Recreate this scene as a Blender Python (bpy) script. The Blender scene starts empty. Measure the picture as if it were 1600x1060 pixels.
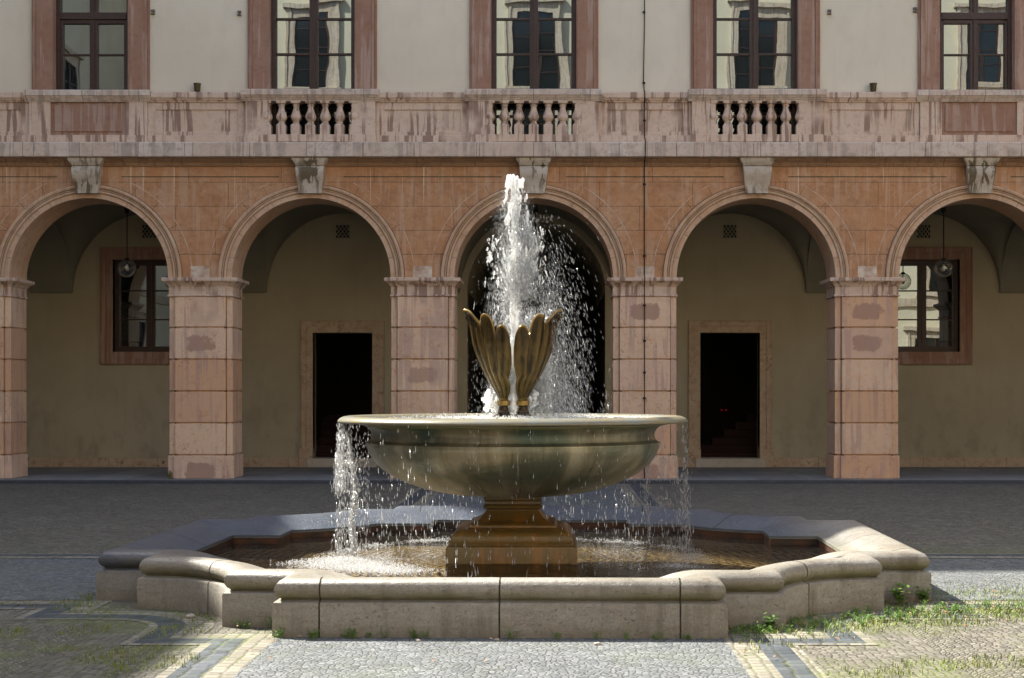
import bpy, bmesh, math, random
from mathutils import Vector, noise as mnoise
R = math.radians
S = bpy.context.scene
COL = S.collection
rnd = random.Random(7)

# ------------------------------------------------------------ camera, sky, sun, exposure
CAMX, CAMY, CAMZ = 0.342, -12.87, 1.6
cam_d = bpy.data.cameras.new('camera'); cam = bpy.data.objects.new('camera', cam_d); COL.objects.link(cam)
cam.location = (CAMX, CAMY, CAMZ); cam.rotation_euler = (R(90), 0, 0)
cam_d.sensor_width = 36; cam_d.lens = 36*2355/1600
cam_d.shift_x = (800-864.6)/1600; cam_d.shift_y = (610-530)/1600
cam_d.clip_end = 500
S.camera = cam
W = bpy.data.worlds.new('World'); S.world = W; W.use_nodes = True
wn = W.node_tree; bg = wn.nodes['Background']
sky = wn.nodes.new('ShaderNodeTexSky'); sky.sky_type = 'NISHITA'; sky.sun_disc = False
SUN = Vector((-.80, .52, 1.0)).normalized()
sky.sun_elevation = math.asin(SUN.z); sky.sun_rotation = math.atan2(SUN.x, SUN.y) % (2*math.pi)
sky.air_density = 1.0; sky.dust_density = 1.5; sky.ozone_density = 1.0
wn.links.new(sky.outputs[0], bg.inputs[0]); bg.inputs[1].default_value = 0.15
sun_d = bpy.data.lights.new('sun', 'SUN'); sun = bpy.data.objects.new('sun', sun_d); COL.objects.link(sun)
sun_d.energy = 5.0; sun_d.angle = R(.5); sun_d.color = (1, .98, .94)
sun.rotation_euler = SUN.to_track_quat('Z', 'Y').to_euler(); sun.location = (-20, 13, 30)
S.view_settings.view_transform = 'Standard'; S.view_settings.look = 'None'
S.view_settings.exposure = 1.6; S.view_settings.gamma = 1
S.view_settings.use_white_balance = True; S.view_settings.white_balance_temperature = 6900; S.view_settings.white_balance_tint = 8

# ------------------------------------------------------------ helpers
def tag(o, label=None, cat=None, group=None, kind=None):
    if label: o['label'] = label
    if cat: o['category'] = cat
    if group: o['group'] = group
    if kind: o['kind'] = kind
    return o
def empty(name, loc, label, cat, group=None):
    o = bpy.data.objects.new(name, None); COL.objects.link(o); o.location = loc; o.empty_display_size = .2
    return tag(o, label, cat, group)
def world_off(p):
    v = Vector((0, 0, 0))
    while p is not None: v += p.location; p = p.parent
    return v
class MB:
    def __init__(s): s.v = []; s.f = []; s.m = []; s.mi = 0
    def add(s, vs, fs, flip=False):
        n = len(s.v); s.v += [tuple(v) for v in vs]
        for f in fs:
            f = [n+i for i in f]
            s.f.append(f[::-1] if flip else f); s.m.append(s.mi)
    def box(s, x0, x1, y0, y1, z0, z1):
        if x0 > x1: x0, x1 = x1, x0
        if y0 > y1: y0, y1 = y1, y0
        v = [(x0,y0,z0),(x1,y0,z0),(x1,y1,z0),(x0,y1,z0),(x0,y0,z1),(x1,y0,z1),(x1,y1,z1),(x0,y1,z1)]
        s.add(v, [(3,2,1,0),(4,5,6,7),(0,1,5,4),(1,2,6,5),(2,3,7,6),(3,0,4,7)])
    def grid(s, rows, closed=False, flip=False):
        n = len(rows[0]); vs = [p for r in rows for p in r]; fs = []
        for i in range(len(rows)-1):
            for j in range(n if closed else n-1):
                k = (j+1) % n
                fs.append((i*n+j, i*n+k, (i+1)*n+k, (i+1)*n+j))
        s.add(vs, fs, flip)
    def cap(s, row, flip=False): s.add(row, [tuple(range(len(row)))], flip)
    def lathe(s, prof, c=(0,0,0), n=32, rot=0):
        rows = [[(c[0]+r*math.cos(rot+2*math.pi*i/n), c[1]+r*math.sin(rot+2*math.pi*i/n), c[2]+z) for i in range(n)] for r, z in prof]
        s.grid(rows, closed=True); s.cap(rows[0], True); s.cap(rows[-1])
    def tube(s, pts, r, n=6):
        pts = [Vector(p) for p in pts]; rows = []
        for i, p in enumerate(pts):
            t = (pts[min(i+1, len(pts)-1)] - pts[max(i-1, 0)]).normalized()
            a = t.cross(Vector((0,1,0)) if abs(t.y) < .9 else Vector((1,0,0))).normalized(); b = t.cross(a)
            rr = r[i] if isinstance(r, (list, tuple)) else r
            rows.append([tuple(p + a*rr*math.cos(2*math.pi*j/n) + b*rr*math.sin(2*math.pi*j/n)) for j in range(n)])
        s.grid(rows, closed=True); s.cap(rows[0], True); s.cap(rows[-1])
    def build(s, name, mats, parent=None, smooth=None, bevel=0, loc=None, weld=False):
        me = bpy.data.meshes.new(name); me.from_pydata(s.v, [], s.f); me.validate()
        if not isinstance(mats, (list, tuple)): mats = [mats]
        for m in mats: me.materials.append(m)
        if len(mats) > 1 and len(me.polygons) == len(s.m): me.polygons.foreach_set('material_index', s.m)
        if weld:
            bm = bmesh.new(); bm.from_mesh(me); bmesh.ops.remove_doubles(bm, verts=bm.verts, dist=1e-4)
            bmesh.ops.recalc_face_normals(bm, faces=bm.faces); bm.to_mesh(me); bm.free()
        if smooth is not None:
            me.polygons.foreach_set('use_smooth', [True]*len(me.polygons))
            if smooth < 180: me.set_sharp_from_angle(angle=R(smooth))
        me.update()
        o = bpy.data.objects.new(name, me); COL.objects.link(o)
        if parent is not None: o.parent = parent
        if loc is not None: o.location = loc
        elif parent is not None: o.location = -world_off(parent)
        if bevel:
            b = o.modifiers.new('bevel', 'BEVEL'); b.width = bevel; b.segments = 2; b.limit_method = 'ANGLE'; b.angle_limit = R(40)
        return o
def offset_poly(P, o):
    """mitre offset outwards of a CCW closed polygon"""
    n = len(P); out = []
    for i in range(n):
        a, b, c = Vector(P[i-1]), Vector(P[i]), Vector(P[(i+1) % n])
        d1 = (b-a).normalized(); d2 = (c-b).normalized()
        n1 = Vector((d1.y, -d1.x)); n2 = Vector((d2.y, -d2.x))
        m = (n1+n2); m = m/(1+n1.dot(n2))
        out.append(tuple(b+m*o))
    return out
def loft(mb, P, prof, caps=True):
    rows = [[(x, y, z) for x, y in offset_poly(P, o)] for o, z in prof]
    mb.grid(rows, closed=True)
    if caps: mb.cap(rows[0], True); mb.cap(rows[-1])
def part(parent, name, mesh_obj, loc):
    o = bpy.data.objects.new(name, mesh_obj.data); COL.objects.link(o); o.parent = parent; o.location = loc
    for m in mesh_obj.modifiers:
        if m.type == 'BEVEL':
            b = o.modifiers.new('bevel', 'BEVEL'); b.width = m.width; b.segments = m.segments; b.limit_method = 'ANGLE'; b.angle_limit = m.angle_limit
    return o

# ------------------------------------------------------------ material helper
class G:
    def __init__(s, name):
        s.m = bpy.data.materials.new(name); s.m.use_nodes = True; s.t = s.m.node_tree
        s.b = s.t.nodes['Principled BSDF']; s.out = s.t.nodes['Material Output']
        s.pos = s.n('NewGeometry').outputs['Position']
        sx = s.n('SeparateXYZ', {0: s.pos}); s.X, s.Y, s.Z = sx.outputs[0], sx.outputs[1], sx.outputs[2]
    def n(s, typ, ins=None, **kw):
        nd = s.t.nodes.new('ShaderNode'+typ)
        for k, v in kw.items(): setattr(nd, k, v)
        for k, v in (ins or {}).items(): s.set(nd.inputs[k], v)
        return nd
    def set(s, sock, v):
        if isinstance(v, bpy.types.NodeSocket): s.t.links.new(v, sock)
        elif isinstance(v, (tuple, list)) and len(v) == 3 and sock.type == 'RGBA': sock.default_value = (*v, 1)
        else: sock.default_value = v
    def math(s, op, a, b=0.0, c=0.0, clamp=False):
        nd = s.n('Math', {0: a, 1: b, 2: c}, operation=op, use_clamp=clamp); return nd.outputs[0]
    def vec(s, x, y, z=0.0): return s.n('CombineXYZ', {0: x, 1: y, 2: z}).outputs[0]
    def scale(s, sx, sy, sz, v=None):
        return s.n('VectorMath', {0: v or s.pos, 1: (sx, sy, sz)}, operation='MULTIPLY').outputs[0]
    def noise(s, sc, v=None, det=4, rough=.55, dist=0.0, col=False):
        nd = s.n('TexNoise', {'Vector': v or s.pos, 'Scale': sc, 'Detail': det, 'Roughness': rough, 'Distortion': dist})
        return nd.outputs['Color' if col else 'Fac']
    def ramp(s, f, lo, hi, a=0.0, b=1.0):
        return s.n('MapRange', {'Value': f, 'From Min': lo, 'From Max': hi, 'To Min': a, 'To Max': b}).outputs[0]
    def mix(s, f, a, b, mode='MIX'):
        nd = s.n('Mix', data_type='RGBA', blend_type=mode)
        s.set(nd.inputs[0], f); s.set(nd.inputs[6], a); s.set(nd.inputs[7], b); return nd.outputs[2]
    def white(s, v): return s.n('TexWhiteNoise', {'Vector': v}, noise_dimensions='3D').outputs
    def bump(s, h, st=.3, d=.01):
        return s.n('Bump', {'Height': h, 'Strength': st, 'Distance': d}).outputs[0]
    def fin(s, col, rough=.8, nrm=None, metal=0.0, spec=.3):
        s.set(s.b.inputs['Base Color'], col); s.set(s.b.inputs['Roughness'], rough)
        s.set(s.b.inputs['Metallic'], metal); s.set(s.b.inputs['Specular IOR Level'], spec)
        if nrm is not None: s.set(s.b.inputs['Normal'], nrm)
        return s.m
M = {}
def plaster(name, c1, c2):
    g = G(name); a = g.noise(.5, det=6); b = g.noise(1.0, g.scale(5, 5, .5), det=5); f = g.noise(35)
    c = g.mix(g.ramp(a, .35, .65), c1, c2)
    c = g.mix(g.ramp(b, .55, .8, 0, .22), c, tuple(x*.72 for x in c1))
    d = g.noise(2.3, g.scale(1, 1, .6), det=8, rough=.7)
    c = g.mix(g.math('MULTIPLY', g.ramp(d, .50, .62), g.ramp(g.Z, .2, 1.9, .55, .10)), c, tuple(x*.62 for x in c1))
    sc = g.noise(1.0, g.scale(1.5, 1.5, 7), det=9, rough=.8, dist=1.5); c = g.mix(g.ramp(sc, .68, .73, 0, .25), c, tuple(x*.6 for x in c1))
    M[name] = g.fin(c, .9, g.bump(f, .25, .004), spec=.15)
plaster('plaster_pale', (.64, .555, .43), (.70, .62, .49))
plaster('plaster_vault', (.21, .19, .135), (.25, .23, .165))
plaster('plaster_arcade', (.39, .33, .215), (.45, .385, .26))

def stone(name, c1, c2, c3, streak=None, sw=.0, blockz=None, patch=None, joints=None, rough=.8, spotc=None, spw=.5):
    g = G(name)
    big = g.noise(1.3, det=6, rough=.6); med = g.noise(9, det=7, rough=.65); fine = g.noise(70, det=4)
    c = g.mix(g.ramp(big, .35, .65), c1, c2)
    c = g.mix(g.ramp(med, .48, .68, 0, .75), c, c3)
    if joints:   # ashlar courses in X,Z:  (course height, block length, z offset)
        hh, ll, z0 = joints
        row = g.math('FLOOR', g.math('DIVIDE', g.math('SUBTRACT', g.Z, z0), hh))
        xs = g.math('DIVIDE', g.math('ADD', g.X, g.math('MULTIPLY', row, ll*.43)), ll)
        cell = g.vec(g.math('FLOOR', xs), row, 3.0)
        wv = g.white(cell)[0]
        c = g.mix(g.ramp(wv, 0, 1, 0, .4), c, c3)
        c = g.mix(g.ramp(wv, .6, 1, 0, .3), c, tuple(min(1, x*1.25) for x in c1))
        fz = g.math('ABSOLUTE', g.math('SUBTRACT', g.math('FRACT', g.math('DIVIDE', g.math('SUBTRACT', g.Z, z0), hh)), .5))
        fx = g.math('ABSOLUTE', g.math('SUBTRACT', g.math('FRACT', xs), .5))
        jz = g.math('GREATER_THAN', fz, .5-.0055/hh); jx = g.math('GREATER_THAN', fx, .5-.0055/ll)
        c = g.mix(g.math('MULTIPLY', g.math('MAXIMUM', jz, jx), .75), c, (.10, .06, .045))
    if joints and name == 'stone_orange':
        b1 = g.noise(2.1, det=8, rough=.7); b2 = g.noise(4.5, g.scale(1, 1, 1.5), det=8, rough=.75, dist=.8)
        c = g.mix(g.ramp(b1, .48, .66, 0, .6), c, (.31, .145, .07)); c = g.mix(g.ramp(b2, .52, .68, 0, .5), c, (.58, .38, .24))
        c = g.mix(g.ramp(g.noise(1.5, det=9, rough=.8, dist=.3), .66, .74, 0, .5), c, (.17, .12, .095))
        dr = g.noise(1.0, g.scale(16, 16, .25), det=2); c = g.mix(g.math('MULTIPLY', g.ramp(dr, .66, .70), g.ramp(g.Z, 4.4, 5.3, 0, .8)), c, (.70, .58, .44))
    if blockz:   # per course variation (height, offset) plus damp patches in the middle of some courses
        hh, z0, pc = blockz
        zz = g.math('DIVIDE', g.math('SUBTRACT', g.Z, z0), hh)
        row = g.math('FLOOR', zz); px = g.math('FLOOR', g.math('DIVIDE', g.math('ADD', g.X, 1.94+19.4), 3.88))
        px2 = g.math('FLOOR', g.math('DIVIDE', g.X, 3.88))
        wv = g.white(g.vec(row, px2, 5.0))[0]
        c = g.mix(g.ramp(wv, .5, .7, 0, .9), c, c3)
        w2 = g.white(g.vec(row, px2, 17.0))[0]; c = g.mix(g.ramp(w2, .6, .9, 0, .55), c, (.56, .385, .31))
        c = g.mix(g.ramp(wv, .0, .3, .55, 0), c, tuple(min(1, x*1.18) for x in c1))
        lx = g.math('SUBTRACT', g.math('MULTIPLY', g.math('FRACT', g.math('DIVIDE', g.X, 3.88)), 3.88), 1.94)
        mx = g.ramp(g.math('ABSOLUTE', lx), .18, .44, 1, 0)
        mz = g.ramp(g.math('ABSOLUTE', g.math('SUBTRACT', g.math('FRACT', zz), .5)), .15, .48, 1, 0)
        nn = g.noise(3.6, g.scale(1.6, 1, .9), det=8, rough=.72, dist=.6)
        pm = g.math('MULTIPLY', g.math('MULTIPLY', mx, mz), nn)
        on = g.ramp(g.white(g.vec(row, px2, 9.0))[0], .50, .7, 0, .75)
        c = g.mix(g.math('MULTIPLY', g.ramp(pm, .33, .40), on), c, pc)
    if streak:
        st = g.noise(1.0, g.scale(11, 11, .55), det=4, rough=.55, dist=.4)
        rg = g.noise(1.6, det=2)
        sm = g.math('MULTIPLY', g.ramp(st, .51, .56), g.ramp(rg, .36, .52))
        c = g.mix(g.math('MULTIPLY', sm, sw), c, streak)
    if spotc:
        vo = g.noise(10, det=9, rough=.72, dist=1.4)
        c = g.mix(g.math('MULTIPLY', g.math('MULTIPLY', g.ramp(vo, .54, .62), g.ramp(big, .42, .58, .15, 1)), spw), c, spotc)
    h = g.math('ADD', g.math('MULTIPLY', med, .7), g.math('MULTIPLY', fine, .4))
    M[name] = g.fin(c, rough, g.bump(h, .35, .012), spec=.25)
    return g
stone('stone_orange', (.48, .24, .112), (.54, .315, .18), (.38, .175, .08), streak=(.58, .43, .31), sw=.32, joints=(.42, 1.62, 3.55), spotc=(.30, .17, .11))
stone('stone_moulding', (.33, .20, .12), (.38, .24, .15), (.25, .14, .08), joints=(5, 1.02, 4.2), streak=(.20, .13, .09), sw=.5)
stone('stone_arch', (.54, .34, .21), (.60, .41, .28), (.46, .27, .165), streak=(.30, .20, .15), sw=.25)
stone('stone_pier', (.70, .50, .345), (.61, .42, .29), (.62, .37, .22), blockz=(.5565, .4725, (.34, .20, .15)), spotc=(.44, .20, .10), spw=.7, streak=(.40, .26, .23), sw=.5)
stone('stone_pink', (.60, .44, .33), (.64, .49, .38), (.52, .35, .255), streak=(.24, .145, .105), sw=.85, spotc=(.34, .24, .19))
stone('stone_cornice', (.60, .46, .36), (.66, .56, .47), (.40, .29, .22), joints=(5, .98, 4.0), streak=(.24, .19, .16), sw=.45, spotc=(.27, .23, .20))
stone('stone_rose', (.42, .27, .20), (.46, .31, .235), (.33, .20, .145), streak=(.60, .48, .40), sw=.7)
stone('stone_red', (.29, .155, .10), (.34, .20, .14), (.26, .13, .085), streak=(.48, .36, .29), sw=.45)
stone('stone_marble', (.46, .34, .22), (.52, .39, .26), (.36, .22, .13), spotc=(.20, .10, .055), spw=.95, rough=.6)
stone('stone_step', (.48, .42, .33), (.52, .46, .37), (.40, .33, .25))
stone('stone_stair', (.035, .014, .010), (.05, .02, .014), (.03, .013, .01))

# fountain travertine
def travertine():
    g = G('travertine')
    big = g.noise(1.1, det=6); lay = g.noise(3.0, g.scale(1, 1, 6), det=6, rough=.65); pit = g.noise(38, g.scale(1, 1, 1.6), det=4, rough=.6)
    c = g.mix(g.ramp(big, .35, .65), (.235, .213, .175), (.305, .285, .245))
    c = g.mix(g.ramp(lay, .45, .7, 0, .6), c, (.17, .14, .10))
    c = g.mix(g.ramp(pit, .64, .70, 0, .7), c, (.12, .095, .07))
    grain = g.noise(120, det=3, rough=.7); mot = g.noise(22, det=8, rough=.75)
    c = g.mix(g.ramp(mot, .42, .62, 0, .55), c, (.185, .155, .115)); c = g.mix(g.ramp(grain, .5, .75, 0, .5), c, (.42, .385, .32)); c = g.mix(g.ramp(grain, .5, .25, 0, .45), c, (.13, .11, .08))
    vs = g.noise(1.0, g.scale(9, 9, .9), det=5, rough=.6); c = g.mix(g.math('MULTIPLY', g.ramp(vs, .52, .66), g.ramp(g.noise(1.7, det=3), .4, .6, 0, .7)), c, (.125, .105, .075))
    low = g.math('MULTIPLY', g.ramp(g.Z, .0, .10, .75, 0), g.ramp(g.noise(5, det=5), .35, .6))
    c = g.mix(low, c, (.17, .14, .095))
    moss = g.math('MULTIPLY', g.math('MULTIPLY', g.ramp(g.Z, .225, .25, 0, 1), g.ramp(g.Z, .26, .315, 1, 0)), g.ramp(g.noise(4, det=4), .3, .6, .25, .85))
    c = g.mix(moss, c, (.13, .12, .05))
    h = g.math('ADD', g.math('ADD', g.math('MULTIPLY', g.ramp(pit, .60, .7), -1.0), g.math('MULTIPLY', lay, .5)), g.math('MULTIPLY', mot, 1.3))
    wet_shade = g.math('MULTIPLY', g.math('MULTIPLY', g.ramp(g.math('ADD', g.math('ADD', g.Y, g.ramp(g.X, -1.9, -2.8, 0, 1.3)), g.math('MULTIPLY', g.noise(2, det=4), 1.6)), -.2, 1.0), g.ramp(g.Z, .2, .26)), g.ramp(g.X, 3.0, 2.4, .1, 1))
    c = g.mix(g.math('MULTIPLY', wet_shade, .9), c, (.045, .060, .088))  # damp stone, plus bluish shade painted onto the back and left coping
    top = g.math('ADD', g.ramp(g.Z, .30, .36), wet_shade, clamp=True)
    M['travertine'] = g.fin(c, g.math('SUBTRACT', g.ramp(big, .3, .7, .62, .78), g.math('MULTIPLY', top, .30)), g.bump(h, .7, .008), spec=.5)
    g = G('wet_stone')
    n1 = g.noise(3, det=6); n2 = g.noise(1.0, g.scale(10, 10, 1.2), det=5)
    c = g.mix(g.ramp(n1, .35, .65), (.15, .075, .018), (.11, .08, .025))
    c = g.mix(g.ramp(n2, .5, .65, 0, .6), c, (.28, .12, .02))
    c = g.mix(g.ramp(g.Z, .45, .75, 0, .6), c, (.06, .05, .025))
    M['wet_stone'] = g.fin(c, .32, g.bump(g.noise(24, det=5), .3, .01), spec=.5)
    g = G('basin_lining')
    n1 = g.noise(5, det=5)
    c = g.mix(g.ramp(n1, .4, .6), (.035, .022, .016), (.09, .035, .015))
    M['basin_lining'] = g.fin(c, .5)
    g = G('basin_floor')
    n1 = g.noise(2.2, det=7, rough=.7); n2 = g.noise(9, det=5)
    c = g.mix(g.ramp(n1, .38, .62), (.15, .115, .055), (.24, .19, .10))
    c = g.mix(g.ramp(n2, .5, .7, 0, .7), c, (.10, .06, .025))
    M['basin_floor'] = g.fin(c, .8)
travertine()

def bronze():
    g = G('bowl_bronze')
    n1 = g.noise(1.6, det=5, dist=.6); ang = g.math('ARCTAN2', g.Y, g.X)
    st = g.noise(1.0, g.vec(g.math('MULTIPLY', ang, 9.0), g.math('MULTIPLY', g.Z, 1.5), 0.0), det=6, rough=.6)
    n3 = g.noise(26, det=5)
    c = g.mix(g.ramp(st, .35, .65), (.20, .185, .13), (.37, .35, .27))
    c = g.mix(g.ramp(n1, .42, .62, 0, .85), c, (.085, .105, .08))
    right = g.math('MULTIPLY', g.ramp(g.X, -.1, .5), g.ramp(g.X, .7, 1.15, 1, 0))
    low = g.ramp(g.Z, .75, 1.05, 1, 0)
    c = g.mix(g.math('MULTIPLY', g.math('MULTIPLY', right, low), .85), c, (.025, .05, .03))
    neck = g.math('MULTIPLY', g.ramp(g.Z, 1.15, 1.2), g.ramp(g.noise(2.2, det=3), .48, .60))
    c = g.mix(g.math('MULTIPLY', neck, .65), c, (.02, .11, .10))
    c = g.mix(g.math('MULTIPLY', g.ramp(g.Z, 1.13, 1.2), .35), c, (.05, .035, .02))
    ls = g.noise(1.0, g.vec(g.math('MULTIPLY', ang, 26.0), g.math('MULTIPLY', g.Z, 2.2), 1.0), det=6, rough=.7)
    c = g.mix(g.math('MULTIPLY', g.ramp(ls, .56, .68), g.ramp(n3, .35, .6, .1, .55)), c, (.46, .45, .38))
    c = g.mix(g.math('MULTIPLY', g.ramp(ls, .42, .32), .5), c, (.05, .05, .035))
    M['bowl_bronze'] = g.fin(c, g.ramp(st, .3, .7, .26, .42), g.bump(g.math('ADD', n3, st), .25, .01), metal=.4, spec=.5)
    g = G('rim_scale')
    n1 = g.noise(3, det=6)
    ang = g.math('ARCTAN2', g.Y, g.X)
    st = g.noise(1.0, g.vec(g.math('MULTIPLY', ang, 22.0), 0.0, 0.0), det=5)
    c = g.mix(g.ramp(n1, .4, .6), (.19, .165, .10), (.18, .18, .15))
    c = g.mix(g.ramp(st, .5, .7, 0, .6), c, (.22, .16, .06))
    M['rim_scale'] = g.fin(c, .3, g.bump(g.noise(22, det=5), .25, .01), spec=.5)
    g = G('bowl_bed')
    c = g.mix(g.ramp(g.noise(4, det=6), .4, .6), (.10, .13, .04), (.18, .18, .08))
    M['bowl_bed'] = g.fin(c, .7)
    g = G('leaf_bronze')
    n1 = g.noise(1.0, g.scale(22, 22, 3), det=5); n2 = g.noise(12, det=5)
    c = g.mix(g.ramp(n1, .38, .62), (.018, .010, .003), (.055, .030, .007))
    c = g.mix(g.ramp(n2, .5, .7, 0, .6), c, (.045, .028, .009))
    pt = g.n('NewGeometry').outputs['Pointiness']; c = g.mix(g.ramp(pt, .50, .56, 0, .8), c, (.30, .19, .05)); c = g.mix(g.ramp(pt, .49, .44, 0, .8), c, (.02, .012, .004))  # gold highlights painted on the ridges, darker colour in the flutes
    M['leaf_bronze'] = g.fin(c, .26, g.bump(n2, .2, .008), metal=.45, spec=.6)
bronze()

def cobble(name, ca, cb, cc, sc, fan=0.0, gap=(.03, .027, .02), moss=None, mossw=.5, rnds=.55, brick=None):
    g = G(name)
    x, y = g.X, g.Y
    if fan:
        P = fan
        u = g.math('SUBTRACT', g.math('FRACT', g.math('DIVIDE', x, P)), .5)
        arc = g.math('MULTIPLY', g.math('SQRT', g.math('SUBTRACT', .36, g.math('MULTIPLY', u, u))), P*1.3)
        y = g.math('SUBTRACT', y, arc)
    v = g.vec(x, y, 0.0)
    wob = g.noise(3.0, g.vec(x, y, 0.0), det=2, col=True)
    v = g.n('VectorMath', {0: v, 1: g.n('VectorMath', {0: wob, 'Scale': .05}, operation='SCALE').outputs[0]}, operation='ADD').outputs[0]
    ve = g.n('TexVoronoi', {'Vector': v, 'Scale': sc, 'Randomness': rnds}, feature='DISTANCE_TO_EDGE', voronoi_dimensions='2D').outputs['Distance']
    vc = g.n('TexVoronoi', {'Vector': v, 'Scale': sc, 'Randomness': rnds}, feature='F1', voronoi_dimensions='2D').outputs['Color']
    w = g.n('SeparateColor', {0: vc}).outputs
    c = g.mix(w[0], ca, cb); c = g.mix(g.ramp(w[1], .5, 1, 0, .9), c, cc); c = g.mix(g.ramp(w[2], .7, 1, 0, .5), c, tuple(min(1, k*1.5) for k in cb))
    big = g.noise(.9, g.vec(g.X, g.Y, 0.0), det=5)
    c = g.mix(g.ramp(big, .35, .7, 0, .35), c, tuple(k*.7 for k in ca))
    fine = g.noise(90, det=3)
    c = g.mix(g.ramp(fine, .3, .7, 0, .25), c, tuple(min(1, k*1.3) for k in cb))
    jn = g.noise(6.5, g.vec(g.X, g.Y, 3.0), det=4)
    j = g.math('MULTIPLY', g.ramp(ve, .03, .13, .85, 0), g.ramp(jn, .35, .6, .15, 1))
    gapc = gap
    if moss:
        mm = g.noise(1.1, g.vec(g.X, g.Y, 7.0), det=5, rough=.65)
        mk = g.math('MULTIPLY', g.ramp(mm, .42, .6), g.ramp(g.Y, 4.5, 1.0, .12, 1))
        gapc = g.mix(mk, gap, moss)
        j = g.math('MAXIMUM', j, g.math('MULTIPLY', g.math('MULTIPLY', mk, g.ramp(ve, .06, .30, 1, 0)), mossw))
    c = g.mix(j, c, gapc)
    h = g.math('ADD', g.math('MULTIPLY', g.ramp(ve, 0, .22), 1.0), g.math('MULTIPLY', fine, .15))
    M[name] = g.fin(c, .72, g.bump(h, .7, .010), spec=.15)
cobble('cobble_fan', (.115, .104, .085), (.19, .172, .14), (.075, .07, .06), 19, fan=1.35, moss=(.11, .14, .03), mossw=.8)
cobble('cobble_blue', (.11, .117, .12), (.19, .195, .195), (.07, .078, .085), 25, moss=(.10, .12, .05), mossw=.3, rnds=.95)
cobble('cobble_cream', (.19, .172, .140), (.25, .228, .185), (.13, .118, .095), 11.0, moss=(.13, .15, .04), mossw=.5, rnds=.15)
cobble('cobble_dark', (.055, .062, .072), (.09, .097, .105), (.04, .05, .06), 9.0, moss=(.10, .12, .05), mossw=.3, rnds=.2)

def simple(name, c, rough=.6, metal=0.0, spec=.4, c2=None, sc=8):
    g = G(name)
    if c2: c = g.mix(g.ramp(g.noise(sc, det=5), .35, .65), c, c2)
    M[name] = g.fin(c, rough, metal=metal, spec=spec)
simple('wood_brown', (.040, .018, .012), .45, c2=(.058, .028, .018), sc=20)
simple('dark_metal', (.018, .017, .016), .5, .4)
simple('cup_bronze', (.13, .085, .03), .5, .3, c2=(.05, .05, .02), sc=30)
simple('hook_metal', (.14, .13, .11), .6, .2)
simple('mortar', (.66, .56, .45), .9, c2=(.40, .25, .17), sc=6)
simple('mortar_and_shade', (.09, .08, .035), .95, c2=(.05, .045, .03), sc=12)
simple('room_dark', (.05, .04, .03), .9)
simple('roof_tile', (.20, .09, .06), .8, c2=(.26, .12, .08))
simple('kerb_dark', (.04, .046, .055), .7, c2=(.06, .066, .075))
simple('dead_leaf', (.20, .08, .03), .8, c2=(.32, .2, .12), sc=40)
simple('leaf_green', (.07, .16, .022), .6, c2=(.12, .22, .03), sc=30)
simple('grass_green', (.13, .19, .03), .65, c2=(.24, .26, .06), sc=3)
simple('pebble', (.35, .29, .23), .8, c2=(.45, .40, .34), sc=40)
g = G('floor_slab')
fx = g.math('FRACT', g.math('DIVIDE', g.X, .78)); fy = g.math('FRACT', g.math('DIVIDE', g.Y, .98))
jm = g.math('MAXIMUM', g.math('LESS_THAN', fx, .02), g.math('LESS_THAN', fy, .02))
wv = g.white(g.vec(g.math('FLOOR', g.math('DIVIDE', g.X, .78)), g.math('FLOOR', g.math('DIVIDE', g.Y, .98)), 0.0))[0]
c = g.mix(wv, (.17, .165, .16), (.26, .25, .235)); c = g.mix(g.ramp(g.noise(3, det=5), .4, .7, 0, .4), c, (.2, .19, .17))
M['floor_slab'] = g.fin(g.mix(g.math('MULTIPLY', jm, .8), c, (.06, .06, .05)), .6)
# window glass: old wavy panes that mirror the courtyard over a dark room
g = G('window_glass')
wob = g.noise(1.0, g.scale(1.6, 1, 1.0), det=1); wob2 = g.noise(4.5, det=1)
hn = g.bump(g.math('ADD', wob, g.math('MULTIPLY', wob2, .05)), .2, .006)
gl = g.n('BsdfGlossy', {'Color': (.74, .86, .86), 'Roughness': .0, 'Normal': hn})
df = g.n('BsdfDiffuse', {'Color': (.012, .014, .015)})
ms = g.n('MixShader', {0: .27}); g.t.links.new(df.outputs[0], ms.inputs[1]); g.t.links.new(gl.outputs[0], ms.inputs[2])
g.t.links.new(ms.outputs[0], g.out.inputs[0]); M['window_glass'] = g.m
g = G('lamp_glass')
gl = g.n('BsdfGlossy', {'Color': (.95, .95, .95), 'Roughness': .05}); tr = g.n('BsdfTransparent', {'Color': (.86, .86, .84)})
lw = g.n('LayerWeight', {'Blend': .35})
ms = g.n('MixShader', {0: g.ramp(lw.outputs['Facing'], 0, 1, .10, .75)}); g.t.links.new(tr.outputs[0], ms.inputs[1]); g.t.links.new(gl.outputs[0], ms.inputs[2])
g.t.links.new(ms.outputs[0], g.out.inputs[0]); M['lamp_glass'] = g.m
simple('bulb_white', (.75, .74, .70), .4)
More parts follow.
